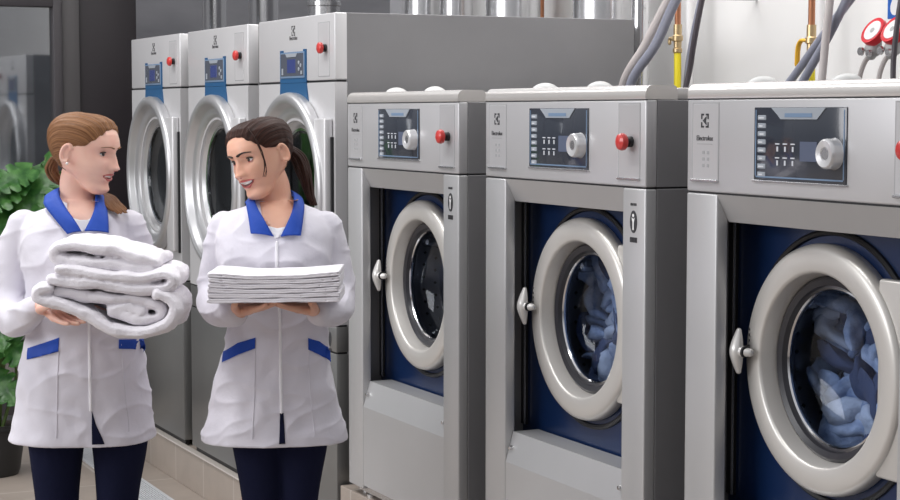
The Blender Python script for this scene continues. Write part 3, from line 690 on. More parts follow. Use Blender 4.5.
# red three phase plugs in grey sockets
for i, (px, pz, lab) in enumerate(((-4.285, 1.775, 'red round power plug with white face on the white wall, the left one'), (-4.195, 1.775, 'red round power plug with white face, right one below the blue sign'))):
    t = thing('power_plug', lab, 'plug', (px, 1.25, pz), group='red power plugs on the wall')
    q = Matrix.Rotation(-.55, 3, 'X') @ Matrix.Rotation(.5, 3, 'Y')
    def rl(prof, m, nm, off=(0, 0, 0), rot=q, par=None):
        b = BM(); lathe(b, prof, seg=32)
        for v in b.verts: v.co = rot @ v.co + Vector(off)
        return link(nm, b, m, par or t)
    q = Matrix.Rotation(-.35, 3, 'Z') @ Matrix.Rotation(-.55, 3, 'Y') @ Matrix.Rotation(-.55, 3, 'X')
    rl([(.033, -.016), (.043, -.018), (.044, -.004), (.040, .008), (.024, .012)], M_REDP, 'ring')
    rl([(.0, -.018), (.032, -.018), (.033, -.012)], M_SIGNW, 'cover')
    rl([(.0, -.0195), (.008, -.019), (.009, -.016)], M_GPLUG, 'cover_mark')
    b = BM(); tube(b, [(-.004, .0, -.02), (-.016, -.0, -.050), (-.022, 0, -.062)], [.020, .025, .016], 16, 3); link('plug_body', b, M_GPLUG, t)
    b = BM(); lathe(b, [(.012, -.036), (.013, -.028)], (-.030, 0, -.052), seg=16); lathe(b, [(.010, -.03), (.011, -.02)], (-.002, 0, -.058), seg=16); link('gland', b, M_CHROMES, t)
    b = BM(); tube(b, [(-.024, 0, -.062), (-.048, -.004, -.085), (-.070, -.004, -.135), (-.078, 0, -.22), (-.078, 0, -.40)], .0075, 10, 6); link('cable', b, M_HOSEL, t)
    b = BM(); box(b, -.02, .02, .02, .35, -.015, .015, .003); link('mount', b, M_GPLUG, t)
pipe('black_cable', [(-4.03, 1.12, 1.35), (-4.044, 1.12, 1.633), (-4.04, 1.12, 1.72), (-4.028, 1.12, 1.80), (-4.00, 1.13, 2.0)], .008, M_HOSEB, 'thin black cable hanging at the right edge beside the red plugs', 'cable')
t = thing('safety_sign', 'blue sign with a white glove symbol at the top right corner', 'sign', (-4.25, 1.26, 1.815))
b = BM(); box(b, 0, .13, 0, .006, 0, .18, .002, 1); link('plate', b, M_SIGNB, t, smooth=False)
b = BM(); seg = 24
prism(b, [(.040 + .024 * math.cos(2 * PI * i / seg) + .006 * math.sin(2 * PI * i / seg), .038 + .028 * math.sin(2 * PI * i / seg)) for i in range(seg)], 'y', -.001, .0005)
for k in range(4): tube(b, [(.026 + k * .010, -.0004, .05), (.024 + k * .014, -.0004, .092 - abs(k - 1.5) * .006)], .0045, 8, 1, flat=.15, nrm=(0, 1, 0))
tube(b, [(.058, -.0004, .03), (.078, -.0004, .055)], .005, 8, 1, flat=.15, nrm=(0, 1, 0))
link('glove_symbol', b, M_SIGNW, t, smooth=False)

# ------------------------------------------------------------------ potted plant
random.seed(21)
t = thing('potted_monstera', 'leafy green cheese plant in a black pot behind the blonde woman at the left edge', 'plant', (-7.73, -.69, 0))
b = BM(); lathe(b, [(.0, .0), (.115, .0), (.125, .02), (.15, .20), (.162, .205), (.162, .225), (.15, .225), (.146, .205), (.0, .205)], axis='z', seg=40); link('pot', b, M_POT, t)
b = BM(); lathe(b, [(.0, .208), (.146, .207), (.146, .200), (.0, .2)], axis='z', seg=24); link('soil', b, M_SOIL, t)
def leaf(origin, tip_dir, size, parent, nrm):
    b = BM(); d = Vector(tip_dir).normalized(); n_ = Vector(nrm); n_ = (n_ - d * n_.dot(d)).normalized(); s = d.cross(n_)
    N = 40; L = size; rows = []
    for i in range(N + 1):
        u = i / N
        half = L * .46 * (math.sin(PI * min(1, u * 1.02 + .04)) ** .62) * (1.05 - .35 * u)
        cut = 1 - .50 * max(0, math.sin(u * PI * 11 + .6)) ** 2.2 * (1 if .22 < u < .93 else 0)
        row = []
        for k in range(-5, 6):
            f = k / 5; wdt = half * (cut if abs(f) > .45 else 1)
            fold = abs(f) * half * .28
            dr = -.35 * L * u * u - .22 * half * f * f * 1.2
            back = -.16 * L * abs(f) * (1 - u) ** 3
            p = Vector(origin) + d * (u * L + back + abs(f) * half * .18) + s * (f * wdt) + n_ * (fold * .6) + Vector((0, 0, dr * .6)) + noise.noise_vector(Vector((u * 4, f * 2, size * 9))) * .008
            row.append(b.verts.new(p))
        rows.append(row)
    for A, B in zip(rows[:-1], rows[1:]):
        for k in range(10): b.faces.new((A[k], A[k + 1], B[k + 1], B[k]))
    r = bmesh.ops.solidify(b, geom=b.faces[:], thickness=.0012)
    return link('leaf', b, M_LEAF, parent, angle=2)
# leaf hubs: (local right, local z, distance toward the camera, size, hang direction in the camera-facing plane)
def pl(r_, f_, z): return Vector((RT.x * r_ - FW.x * f_ * 1.0, RT.y * r_ - FW.y * f_, z))
LV = []
spec = [(.17, 1.36, .10, .20, (-.6, -.3)), (.22, 1.35, .06, .24, (-.25, -.7)), (.14, 1.31, .12, .22, (-.7, -.5)), (.18, 1.24, .02, .18, (.5, -.3)), (.08, 1.22, .12, .20, (-.3, -.8)),
        (.20, 1.40, -.04, .16, (.5, .2)), (.24, 1.32, .0, .17, (.6, -.1)), (.22, 1.18, .02, .18, (.4, -.6)), (-.02, 1.10, .04, .18, (-.7, -.2)),
        (.06, .80, .12, .18, (-.5, -.4)), (.05, .72, .14, .20, (.3, -.5)), (.09, .60, .14, .18, (.7, -.4)), (.02, .56, .10, .19, (-.5, -.5)), (.06, .46, .14, .17, (.6, -.6)), (.0, .40, .12, .16, (.2, -.8)), (.10, .92, .06, .18, (.4, -.4)),
        (.0, .88, .06, .19, (-.8, -.1)), (.10, .52, .0, .16, (.8, .2)), (.13, .68, .05, .17, (.5, .1)), (.05, .64, .1, .18, (-.2, .3))]
for r_, z, f_, sz, (dx, dz) in spec:
    if z > 1: r_ += .05; z -= .05
    o_ = pl(r_, f_, z)
    dv = RT * dx + Vector((0, 0, dz)) - FW * .45
    leaf(o_, dv, sz, t, -FW * 1.0 + Vector((0, 0, .75)) + RT * random.uniform(-.3, .3)); LV.append(o_)
    b = BM(); base = Vector((random.uniform(-.05, .05), random.uniform(-.05, .05), .205))
    mid = (base + o_) / 2 + Vector((random.uniform(-.04, .04), random.uniform(-.04, .04), .05))
    tube(b, [tuple(base), tuple(mid), tuple(o_)], [.008, .006, .004], 8, 6); link('stem', b, M_STEM, t)

# ------------------------------------------------------------------ people
ZD = 4.75
def lp(u0, u, v, y=0):
    """front-view measurement to local metres (x right, y away from viewer, z up)"""
    s = 1800 / (ZD + y)
    return Vector(((u - 450) / s - (u0 - 450) / 1800 * ZD, y, 1.544 - (v - 112.2) / s))

HZ = [(0, .022, .046, .068), (.006, .031, .028, .076), (.016, .038, .008, .0805), (.030, .041, -.006, .0790), (.046, .049, -.030, .083), (.062, .060, -.060, .086),
      (.080, .066, -.080, .088), (.100, .070, -.092, .090), (.118, .073, -.098, .089), (.135, .075, -.100, .093), (.152, .0745, -.098, .093), (.170, .071, -.092, .086),
      (.186, .063, -.080, .074), (.199, .050, -.061, .055), (.209, .033, -.037, .034), (.2145, .016, -.016, .016)]
def hlerp(z):
    z = max(0, min(.2145, z))
    for i in range(len(HZ) - 1):
        if HZ[i + 1][0] >= z:
            a, c = HZ[i], HZ[i + 1]; t = (z - a[0]) / (c[0] - a[0])
            t2 = t
            return [a[k] + (c[k] - a[k]) * t2 for k in (1, 2, 3)]
    return list(HZ[-1][1:])
def G(x, s): return math.exp(-.5 * (x / s) ** 2)
def head_pt(z, th, off=0, smile=0):
    """th=0 front. returns head-local coords x right(of viewer of the face), y forward"""
    w_, yb, yf = hlerp(z)
    yc = (yf + yb) / 2; hd = (yf - yb) / 2
    c, s = math.cos(th), math.sin(th)
    ex = .86 if c > 0 else 1.0
    x = w_ * (abs(s) ** ex) * (1 if s > 0 else -1); y = yc + hd * (abs(c) ** (.92 if c > 0 else 1)) * (1 if c > 0 else -1)
    if c > 0:
        k = c ** .5
        dy = 0
        # nose: ridge and tip
        if z > .078: nz = max(0, 1 - (z - .078) / .050); rid = .0245 * nz ** 1.2 + .0035 * G(z - .115, .012)
        else: rid = .0245 * G(z - .078, .0065)
        dy += rid * G(x, .0085 + .002 * G(z - .08, .01))
        dy += .007 * (G(x - .0125, .0055) + G(x + .0125, .0055)) * G(z - .078, .006)
        dy += -.0115 * (G(x - .031, .0125) + G(x + .031, .0125)) * G(z - .115, .0095)
        dy += .0045 * (G(x - .030, .016) + G(x + .030, .016)) * G(z - .136, .007)
        dy += .006 * (G(x - .040, .014) + G(x + .040, .014)) * G(z - .083, .014)
        mw = .020 + .008 * smile
        dy += .0055 * G(x, mw * .75) * G(z - .0595, .0042) + .0060 * G(x, mw * .65) * G(z - .0445, .0048)
        dy += -.0050 * G(x, mw) * G(z - .0525, .0022) * (1 + smile)
        dy += -.0050 * G(x, .022) * G(z - .034, .006) + .0055 * G(x, .016) * G(z - .016, .009)
        dy += -.003 * G(x, .004) * G(z - .068, .004)
        y += dy * k
    v = Vector((x, y, z))
    if off:
        n_ = Vector((x / w_ ** 2, (y - yc) / hd ** 2, (z - .115) / .11 ** 2 * .6)); v += n_.normalized() * off
    return v
def head_mesh(bm, T, smile):
    NZ, NT = 110, 144; rings = []
    for i in range(NZ + 1):
        u = i / NZ; z = .2145 * (u if u < .5 else u)
        z = .2145 * (1 - (1 - u) ** 1.35) if u > 0 else 0
        rings.append([bm.verts.new(T @ head_pt(z, 2 * PI * k / NT, 0, smile)) for k in range(NT)])
    for A, B in zip(rings[:-1], rings[1:]):
        for k in range(NT): bm.faces.new((A[k], A[(k + 1) % NT], B[(k + 1) % NT], B[k]))
    bm.faces.new(rings[0][::-1]); bm.faces.new(rings[-1])
    # ears
    for s in (-1, 1):
        R = Matrix.Rotation(s * .35, 3, 'Z') @ Matrix.Rotation(-.15, 3, 'X')
        r_ = bmesh.ops.create_uvsphere(bm, u_segments=20, v_segments=14, radius=1)
        for q in r_['verts']: q.co = T @ (R @ Vector((q.co.x * .005, q.co.y * .012, q.co.z * .024)) + Vector((s * .0735, -.014, .103)))
        pts = []
        for k in range(9):
            a = -.9 + k * (PI + 1.5) / 8
            pts.append(T @ (R @ Vector((s * .005, -.013 * math.sin(a) * 1.0 - .001, .024 * math.cos(a))) + Vector((s * .0755, -.014, .105))))
        tube(bm, [tuple(p) for p in pts], .0042, 8, 4)
def hairline(th):
    a = abs((th + PI) % (2 * PI) - PI)
    K = [(0, .184), (.35, .180), (.7, .165), (.95, .150), (1.2, .132), (1.4, .128), (1.6, .125), (1.85, .112), (2.05, .085), (2.3, .065), (2.7, .052), (PI, .048)]
    for i in range(len(K) - 1):
        if a <= K[i + 1][0]:
            t = (a - K[i][0]) / (K[i + 1][0] - K[i][0]); t = t * t * (3 - 2 * t); return K[i][1] + (K[i + 1][1] - K[i][1]) * t
    return .048
def hair_cap(name, T, parent, m, part=0, thick=.012, tie=(0, -.105, .075)):
    bm = BM(); st = bm.verts.layers.float_vector.new('strand'); NT, NZ = 160, 46; rings = []
    tie = Vector(tie)
    for i in range(NZ + 1):
        ring = []
        for k in range(NT):
            th = 2 * PI * k / NT; h = hairline(th); u = i / NZ
            z = h + (.2144 - h) * (1 - (1 - u) ** 1.6)
            o_ = .001 + thick * min(1, u * 2.2) ** .9 * (1 + .45 * u)
            p = head_pt(z, th, 0); p0 = head_pt(z, th, o_)
            a = abs((th + PI) % (2 * PI) - PI)
            # strand coordinate: angle of the point around the tie axis, so strands converge at the tie
            d = p0 - tie
            ang = math.atan2(d.x, d.z + .02); ln = d.length
            p0 += (p0 - Vector((0, 0, .12))).normalized() * (.0022 * noise.noise(Vector((ang * 16, ln * 5, 3))) + .0008 * math.sin(ang * 70))
            v = bm.verts.new(T @ p0); v[st] = Vector((ang, ln * 2, 0)); ring.append(v)
        rings.append(ring)
    for A, B in zip(rings[:-1], rings[1:]):
        for k in range(NT): bm.faces.new((A[k], A[(k + 1) % NT], B[(k + 1) % NT], B[k]))
    bm.faces.new(rings[-1])
    return link(name, bm, m, parent, angle=2.5)
def strands(name, path, r0, r1, m, parent, n=46, sr=.0035, seed=1, wave=.004):
    random.seed(seed); bm = BM(); st = bm.verts.layers.float_vector.new('strand')
    q = cat([tuple(p) for p in path], 4)
    for j in range(n):
        a = random.uniform(0, 2 * PI); rr = math.sqrt(random.random()); ph = random.uniform(0, 6); end = random.uniform(.86, 1)
        pts = []; rad = []
        m_ = max(3, int(len(q) * end))
        for i in range(m_):
            u = i / (len(q) - 1)
            R = (r0 + (r1 - r0) * u) * (math.sin(PI * min(1, u * .62 + .22))) * rr
            p = Vector(q[i]) + Vector((math.cos(a) * R, math.sin(a) * R, math.sin(a) * .3 * R)) + Vector((math.sin(u * 7 + ph), math.cos(u * 6 + ph), 0)) * wave * u
            pts.append(tuple(p)); rad.append(sr * (1.1 - .6 * u ** 3))
        tube(bm, pts, rad, 6, 1, strand=st)
    return link(name, bm, m, parent, angle=2.5)

def surface_patch(name, T, uvs, off, m, parent, smile, thick=.0015, sub=10):
    """ribbon on the face: uvs = list of (th, zlow, zhigh)"""
    bm = BM(); rows = []
    q = cat(uvs, 5)
    for (th, za, zb) in q:
        rows.append([bm.verts.new(T @ (head_pt(za + (zb - za) * k / sub, th, 0, smile) + Vector((0, off + thick * math.sin(PI * k / sub), 0)))) for k in range(sub + 1)])
    for A, B in zip(rows[:-1], rows[1:]):
        for k in range(sub): bm.faces.new((A[k], A[k + 1], B[k + 1], B[k]))
    return link(name, bm, m, parent, angle=2.5)
def th_of_x(x, z):
    w_, yb, yf = hlerp(z); s = max(-1, min(1, x / w_)); a = abs(s) ** (1 / .86); return math.asin(a) * (1 if s > 0 else -1)

def hand(bm, wrist, d, n_, side, L=.165, curl=.35, spread=.10, thumb=(.6, .55, .25), r=.0078):
    """d finger direction, n_ normal out of the palm, side = +1/-1: which way the thumb points along d x n_"""
    d = Vector(d).normalized(); n_ = Vector(n_); n_ = (n_ - d * n_.dot(d)).normalized(); s = d.cross(n_) * side
    W = Vector(wrist)
    tube(bm, [tuple(W - d * .02), tuple(W), tuple(W + d * .03)], [.018, .022, .022], 16, 4, flat=.72, nrm=tuple(n_))
    kn = []
    for i, (o_, pl_, fl) in enumerate(((.030, .52, .43), (.011, .54, .48), (-.009, .52, .45), (-.027, .48, .36))):
        K = W + d * (L * pl_) + s * o_
        tube(bm, [tuple(W + d * .012 + s * o_ * .55), tuple((W + K) / 2 + s * o_ * .1), tuple(K)], [.013, .0125, .0100], 12, 4)
        sd = s * (spread * (o_ / .03)); f = (d + sd).normalized(); p = K.copy(); pts = [tuple(K)]; rad = [.0092]
        ang = 0
        for seg_, fr in enumerate((.45, .30, .25)):
            ang += curl * (1 if seg_ else .6) * (1 + .1 * i)
            v = (f * math.cos(ang) + n_ * math.sin(ang)); p = p + v * (L * fl * fr); pts.append(tuple(p)); rad.append(r * (1 - .10 * (seg_ + 1)))
        tube(bm, pts, rad, 12, 3)
    ta, tb, tn = thumb
    p0 = W + d * .020 + s * .016; p1 = p0 + (d * .5 + s * .8 + n_ * .25).normalized() * .035
    p2 = p1 + (d * ta + s * tb + n_ * tn).normalized() * .030; p3 = p2 + (d * ta + s * tb * .6 + n_ * tn).normalized() * .024
    tube(bm, [tuple(W + d * .005 + s * .006), tuple(p0), tuple(p1), tuple(p2), tuple(p3)], [.014, .0145, .0115, .0092, .0080], 14, 4)

def loft(bm, levels, seg=72, ex=2.3, cap=True):
    """levels: z, x0, x1, y_front, y_back"""
    q = cat(levels, 5); rings = []
    for (z, x0, x1, yf, yb) in q:
        cx_, rx = (x0 + x1) / 2, (x1 - x0) / 2; cy_, ry = (yf + yb) / 2, (yb - yf) / 2
        ring = []
        for k in range(seg):
            a = 2 * PI * k / seg; c, s = math.cos(a), math.sin(a)
            ring.append(bm.verts.new((cx_ + rx * abs(c) ** (2 / ex) * (1 if c > 0 else -1), cy_ + ry * abs(s) ** (2 / ex) * (1 if s > 0 else -1), z)))
        rings.append(ring)
    for A, B in zip(rings[:-1], rings[1:]):
        for k in range(seg): bm.faces.new((A[k], A[(k + 1) % seg], B[(k + 1) % seg], B[k]))
    bm.faces.new(rings[0]); bm.faces.new(rings[-1][::-1])
    return rings

def cloth_patch(name, poly, bvh, m, parent, step=.004, off=.003, y0=-1.0):
    """polygon (x,z) draped onto the jacket front"""
    bm = BM(); vs = [bm.verts.new((x, 0, z)) for x, z in poly]; bm.faces.new(vs)
    xs = [p[0] for p in poly]; zs = [p[1] for p in poly]
    for ax, lo, hi in ((0, min(xs), max(xs)), (2, min(zs), max(zs))):
        v = lo + step
        while v < hi:
            co = [0, 0, 0]; co[ax] = v; no = [0, 0, 0]; no[ax] = 1
            bmesh.ops.bisect_plane(bm, geom=bm.verts[:] + bm.edges[:] + bm.faces[:], plane_co=co, plane_no=no); v += step * 2
    last = -.1
    for v in bm.verts:
        h = bvh.ray_cast(Vector((v.co.x, y0, v.co.z)), Vector((0, 1, 0)))
        if h[0] is not None: last = h[0].y
        v.co.y = last - off
    r_ = bmesh.ops.extrude_face_region(bm, geom=bm.faces[:])
    for v in r_['geom']:
        if isinstance(v, bmesh.types.BMVert): v.co.y += off * 1.6
    bmesh.ops.recalc_face_normals(bm, faces=bm.faces[:])
    return link(name, bm, m, parent, angle=2)

def bvh_of(*objs):
    vs = []; fs = []
    for o in objs:
        k = len(vs); vs += [v.co.copy() for v in o.data.vertices]; fs += [tuple(i + k for i in p.vertices) for p in o.data.polygons]
    return BVHTree.FromPolygons(vs, fs)

def person(P):
    u0 = P['u0']; X = lambda u, v, y=0: lp(u0, u, v, y)
    pos = CAM + FW * ZD + RT * ((u0 - 450) / 1800 * ZD); 
    t = thing('person', P['label'], 'person', (pos.x, pos.y, 0), math.atan2(RT.y, RT.x))
    sk = P['skin']
    # head transform: head-local -> person local
    Rh = Matrix.Rotation(P['roll'], 4, 'Y') @ Matrix.Rotation(P['tilt'], 4, 'X') if False else None
    yaw = P['yaw']     # 0 = facing the viewer (-y); positive = towards image right
    base = Matrix(((-1, 0, 0, 0), (0, -1, 0, 0), (0, 0, 1, 0), (0, 0, 0, 1)))
    T = Matrix.Translation(Vector(P['head_at'])) @ Matrix.Rotation(P['roll'], 4, 'Y') @ Matrix.Rotation(yaw, 4, 'Z') @ Matrix.Rotation(P['nod'], 4, 'X') @ base @ Matrix.Scale(P['hs'], 4) @ Matrix.Translation((0, 0, -.107))
    bm = BM(); head_mesh(bm, T, P['smile'])
    nb, nt = Vector(P['neck'][0]), Vector(P['neck'][1])
    tube(bm, [tuple(nb + Vector((0, .01, -.06))), tuple(nb), tuple((nb + nt) / 2 + Vector((0, .002, 0))), tuple(nt), tuple(nt + (nt - nb) * .3)], [.075, .060, .048, .048, .045], 28, 4)
    # torso, pelvis, legs
    L_ = [(.75, -.10, .10, -.07, .07), (.82, -.118, .118, -.08, .08), (.92, -.115, .115, -.08, .075), (1.0, -.11, .11, -.08, .07), (1.12, -.12, .12, -.09, .07), (1.22, -.13, .13, -.06, .065), (1.27, -.10, .10, -.035, .05), (1.30, -.05, .05, -.02, .04)]
    loft(bm, [(z + P['dz'], a + P['bx'], c + P['bx'], d_, e_) for z, a, c, d_, e_ in L_], 40, 2.1)
    for s in (-1, 1):
        tube(bm, [(P['bx'] + s * P['lg'], 0, .78), (s * P['lg'] + P['bx'], 0, .60), (s * P['lg'] + P['bx'], 0, .40), (s * .07 + P['bx'], .01, .06)], [.058, .046, .034, .027], 18, 5)
        tube(bm, [(P['bx'] + s * .073, .03, .045), (s * .085 + P['bx'], -.12, .030)], [.028, .022], 14, 3)
    for arm, sl in zip(P['arms'], P['sleeves']):
        wr = Vector(arm['hand']['wrist'])
        tube(bm, list(sl[0]) + [tuple(wr)], [r_ * .56 for r_ in sl[1]] + [.020], 18, 6)
        hand(bm, **arm['hand'])
    body = remesh('body', bm, .0030, sk, t, smooth=1, fac=.4)
    # face details
    e = P['eyes']
    for s in (-1, 1):
        c0 = head_pt(.1145, th_of_x(s * .031, .1145), 0, P['smile']); c = c0 + Vector((0, -.0072, 0))
        b = BM(); ellipsoid(b, (0, 0, 0), (.0125, .0125, .0125), u=20, v=14)
        for q in b.verts: q.co = T @ (q.co + c)
        ey = link('eye', b, M_EYE, t)
        b = BM(); g_ = Vector((e[0] * 1.0, math.sqrt(1 - e[0] ** 2 - e[1] ** 2), e[1]))
        ax = g_.to_track_quat('Z', 'Y').to_matrix()
        for rr, hh in ((.0052, .0),):
            r_ = bmesh.ops.create_uvsphere(b, u_segments=18, v_segments=12, radius=1)
            for q in r_['verts']: q.co = T @ (c + g_ * .0092 + ax @ Vector((q.co.x * .0064, q.co.y * .0064, q.co.z * .0038)))
        link('iris', b, P['iris'], ey)
        # lids: upper lid skin shell, lash line
        b = BM(); rows = []
        for i in range(15):
            a = -1.25 + i * 2.5 / 14
            row = []
            for k in range(7):
                el = P['lid'] + (1.5 - P['lid']) * k / 6
                el2 = el * (1 - .12 * a * a) - .10 * a * a
                v = Vector((math.sin(a) * math.cos(el2), math.cos(a) * math.cos(el2), math.sin(el2))) * .0138
                row.append(b.verts.new(T @ (c + v)))
            rows.append(row)
        for A, B in zip(rows[:-1], rows[1:]):
            for k in range(6): b.faces.new((A[k], A[k + 1], B[k + 1], B[k]))
        link('eyelid', b, sk, ey, angle=2.5)
        b = BM(); pts = []
        for i in range(9):
            a = -1.15 + i * 2.3 / 8; el2 = P['lid'] * (1 - .12 * a * a) - .10 * a * a
            pts.append(tuple(T @ (c + Vector((math.sin(a) * math.cos(el2), math.cos(a) * math.cos(el2), math.sin(el2))) * .0147)))
        tube(b, pts, [.0009] + [.0019] * 7 + [.0011], 6, 3); link('lash', b, M_LASH, ey)
        b = BM(); pts = []
        for i in range(9):
            a = -1.1 + i * 2.2 / 8; el2 = -.42 + .22 * a * a
            pts.append(tuple(T @ (c + Vector((math.sin(a) * math.cos(el2), math.cos(a) * math.cos(el2), math.sin(el2))) * .0134)))
        tube(b, pts, .0009, 6, 3); link('lower_lid', b, sk if P['u0'] < 100 else M_LIP2, ey)
        b = BM(); pts = []; rad = []
        for i in range(7):
            f = i / 6; x = s * (.013 + .036 * f); z = .1335 + P['brow'] * .8 * math.sin(PI * f * .78) - .003 * f
            p = head_pt(z, th_of_x(x, z), .0006, 0); pts.append(tuple(T @ p)); rad.append(.0040 * (1 - .65 * f) * P['browr'])
        tube(b, pts, rad, 8, 3, flat=.6); link('eyebrow', b, P['browm'], t)
    sm = P['smile']; mw = .0235 + .009 * sm; lip = P['lip']
    def zc_(x): return .0525 + sm * .0065 * (x / mw) ** 2
    N = 9
    up_, lo_, te_ = [], [], []
    op = P['open']
    for i in range(N):
        x = -mw + 2 * mw * i / (N - 1); f = 1 - (abs(x) / mw) ** 2.2; z = zc_(x); th = th_of_x(x, z)
        up_.append((th, z + op * .38 * f, z + op * .38 * f + .0004 + .0066 * f)); lo_.append((th, z - op * .62 * f - .0004 - .0074 * f, z - op * .62 * f)); te_.append((th, z - op * .60 * f, z + op * .42 * f))
    surface_patch('upper_lip', T, up_, .0008, lip, t, 0, .0018); surface_patch('lower_lip', T, lo_, .0008, lip, t, 0, .0022)
    surface_patch('mouth', T, te_, .0004, M_MOUTH, t, 0, .0002); surface_patch('teeth', T, [(a_, b_ + (c_ - b_) * .42, c_) for a_, b_, c_ in te_[1:-1]], .0012, M_TEETH, t, 0, .0006)
    b = BM(); 
    for s in (-1, 1):
        z = .0725; p = head_pt(z, th_of_x(s * .0065, z), 0, 0)
        r_ = bmesh.ops.create_uvsphere(b, u_segments=10, v_segments=8, radius=1)
        for q in r_['verts']: q.co = T @ (Vector((q.co.x * .0035, q.co.y * .003, q.co.z * .0018)) + p + Vector((0, -.0015, 0)))
    link('nostril', b, M_LIP2, t)
    hair_cap('hair', T, t, P['hair'], thick=P['hthick'])
    P['T'] = T
    # jacket
    bm = BM()
    loft(bm, P['jacket'], 120, 2.25)
    for s in P['sleeves']: tube(bm, s[0], s[1], 28, 6)
    for q in P.get('shoulders', []): tube(bm, q[0], q[1], 24, 5)
    jk = remesh('jacket', bm, .0042, M_COAT, t, smooth=4, fac=.5)
    # slit and wrinkles
    zs, xs_ = P['slit']
    hem = P['jacket'][-1][0] if P['jacket'][-1][0] < P['jacket'][0][0] else P['jacket'][0][0]
    for v in jk.data.vertices:
        c = v.co
        amp = .0045 + .004 * max(0, min(1, (1.05 - c.z) / .25))
        q = Vector((c.x * 7, c.y * 7, c.z * 2.6)) + Vector((u0, 0, 0))
        q2 = Vector((c.x * 20 + c.z * 14, c.y * 16, c.z * 20 - c.x * 12)) + Vector((u0, 3, 0))
        d_ = noise.noise(q) * amp * 1.6 + noise.noise(q2) * .0050 + (1 - abs(noise.noise(Vector((c.x * 5 + c.z * 9, c.y * 6, c.z * 16 - c.x * 7 + u0))))) ** 6 * .0045
        n2 = Vector((c.x - P['bx'], c.y, 0)).normalized()
        v.co = c + n2 * d_
    return t, body, jk

def dist_collar(name, pairs, bvh, parent, u0, snap):
    bm = BM(); rows = []
    q = cat([tuple(a) + tuple(c) for a, c in pairs], 8)
    for k in q:
        a, c = Vector(k[:3]), Vector(k[3:]); row = []
        for i in range(7):
            p = a.lerp(c, i / 6)
            if p.y < snap:
                h = bvh.ray_cast(Vector((p.x, -1, p.z)), Vector((0, 1, 0)))
                if h[0] is not None: p.y = min(p.y, h[0].y - .0065)
            p += Vector((0, -.004 * math.sin(PI * i / 6), .002 * math.sin(PI * i / 6)))
            row.append(bm.verts.new(p))
        rows.append(row)
    for A, B in zip(rows[:-1], rows[1:]):
        for k in range(6): bm.faces.new((A[k], A[k + 1], B[k + 1], B[k]))
    bmesh.ops.recalc_face_normals(bm, faces=bm.faces[:])
    o = link(name, bm, M_COLLAR, parent, angle=1.2)
    md = o.modifiers.new('thickness', 'SOLIDIFY'); md.thickness = .004; md.offset = 0
    return o
def jl(u0, rows):
    out = []
    for v, ua, ub, yf, yb in rows:
        z = lp(u0, u0, v).z; out.append((z, lp(u0, ua, v).x, lp(u0, ub, v).x, yf, yb))
    return out[::-1]
def seam(name, pts, bvh, parent, m=M_SEAM, r=.0016, off=.0005):
    b = BM(); out = []
    for x, z in cat(pts, 14):
        h = bvh.ray_cast(Vector((x, -1, z)), Vector((0, 1, 0)))
        if h[0] is not None: out.append((x, h[0].y - off, z))
    if len(out) > 2: tube(b, out, r, 6, 1); return link(name, b, m, parent)

# ---- woman one: reddish blonde, turned to the right
U1 = 85
L1 = lambda u, v, y=0: tuple(lp(U1, u, v, y))
P1 = dict(u0=U1, label='woman with reddish blonde ponytail in profile, white jacket with blue collar, carrying fluffy towels', skin=M_SKIN1, hair=M_HAIR1,
    yaw=1.27, nod=.13, roll=.02, hs=.945, head_at=L1(86, 152.5, -.01), smile=.6, hthick=.011, eyes=(.28, 0), iris=M_IRIS1, lid=.42, brow=.006, browr=.8, browm=M_BROW1, lip=M_LIP, open=.0085,
    lg=.082, neck=(L1(79, 212, .01), L1(79, 184, .015)), dz=-.05, bx=.0,
    arms=[dict(pts=[L1(18, 236, .02), L1(11, 285, .01), L1(13, 318, -.05), L1(33, 309, -.19)], rad=[.028, .023, .021, .021],
               hand=dict(wrist=L1(43, 306, -.225), d=(.66, -.52, -.26), n_=(.15, -.1, 1), side=1, L=.150, curl=.12, spread=.10, thumb=(.75, .25, .45))),
          dict(pts=[L1(134, 236, .02), L1(140, 280, .01), L1(138, 300, -.06), L1(124, 312, -.15)], rad=[.028, .023, .021, .021],
               hand=dict(wrist=L1(118, 316, -.22), d=(-.85, -.35, .12), n_=(-.1, -.1, 1), side=-1, L=.150, curl=.12, spread=.08))],
    jacket=jl(U1, [(199, 62, 98, -.03, .05), (206, 48, 108, -.055, .07), (216, 28, 126, -.08, .088), (235, 20, 133, -.105, .10), (262, 24, 131, -.125, .10), (300, 30, 136, -.115, .095), (335, 28, 140, -.11, .095), (372, 20, 144, -.125, .115), (410, 13, 149, -.135, .125), (434, 8, 152, -.145, .135), (440, 7, 153, -.147, .136)]),
    sleeves=[([L1(24, 226, .01), L1(14, 262, .02), L1(9, 300, .0), L1(15, 320, -.07), L1(34, 309, -.20)], [.046, .052, .050, .046, .034]),
             ([L1(128, 226, .01), L1(138, 262, .02), L1(141, 288, .0), L1(138, 300, -.06), L1(124, 312, -.16)], [.046, .050, .048, .044, .034])],
    slit=(0, 0))
t1, body1, jk1 = person(P1)
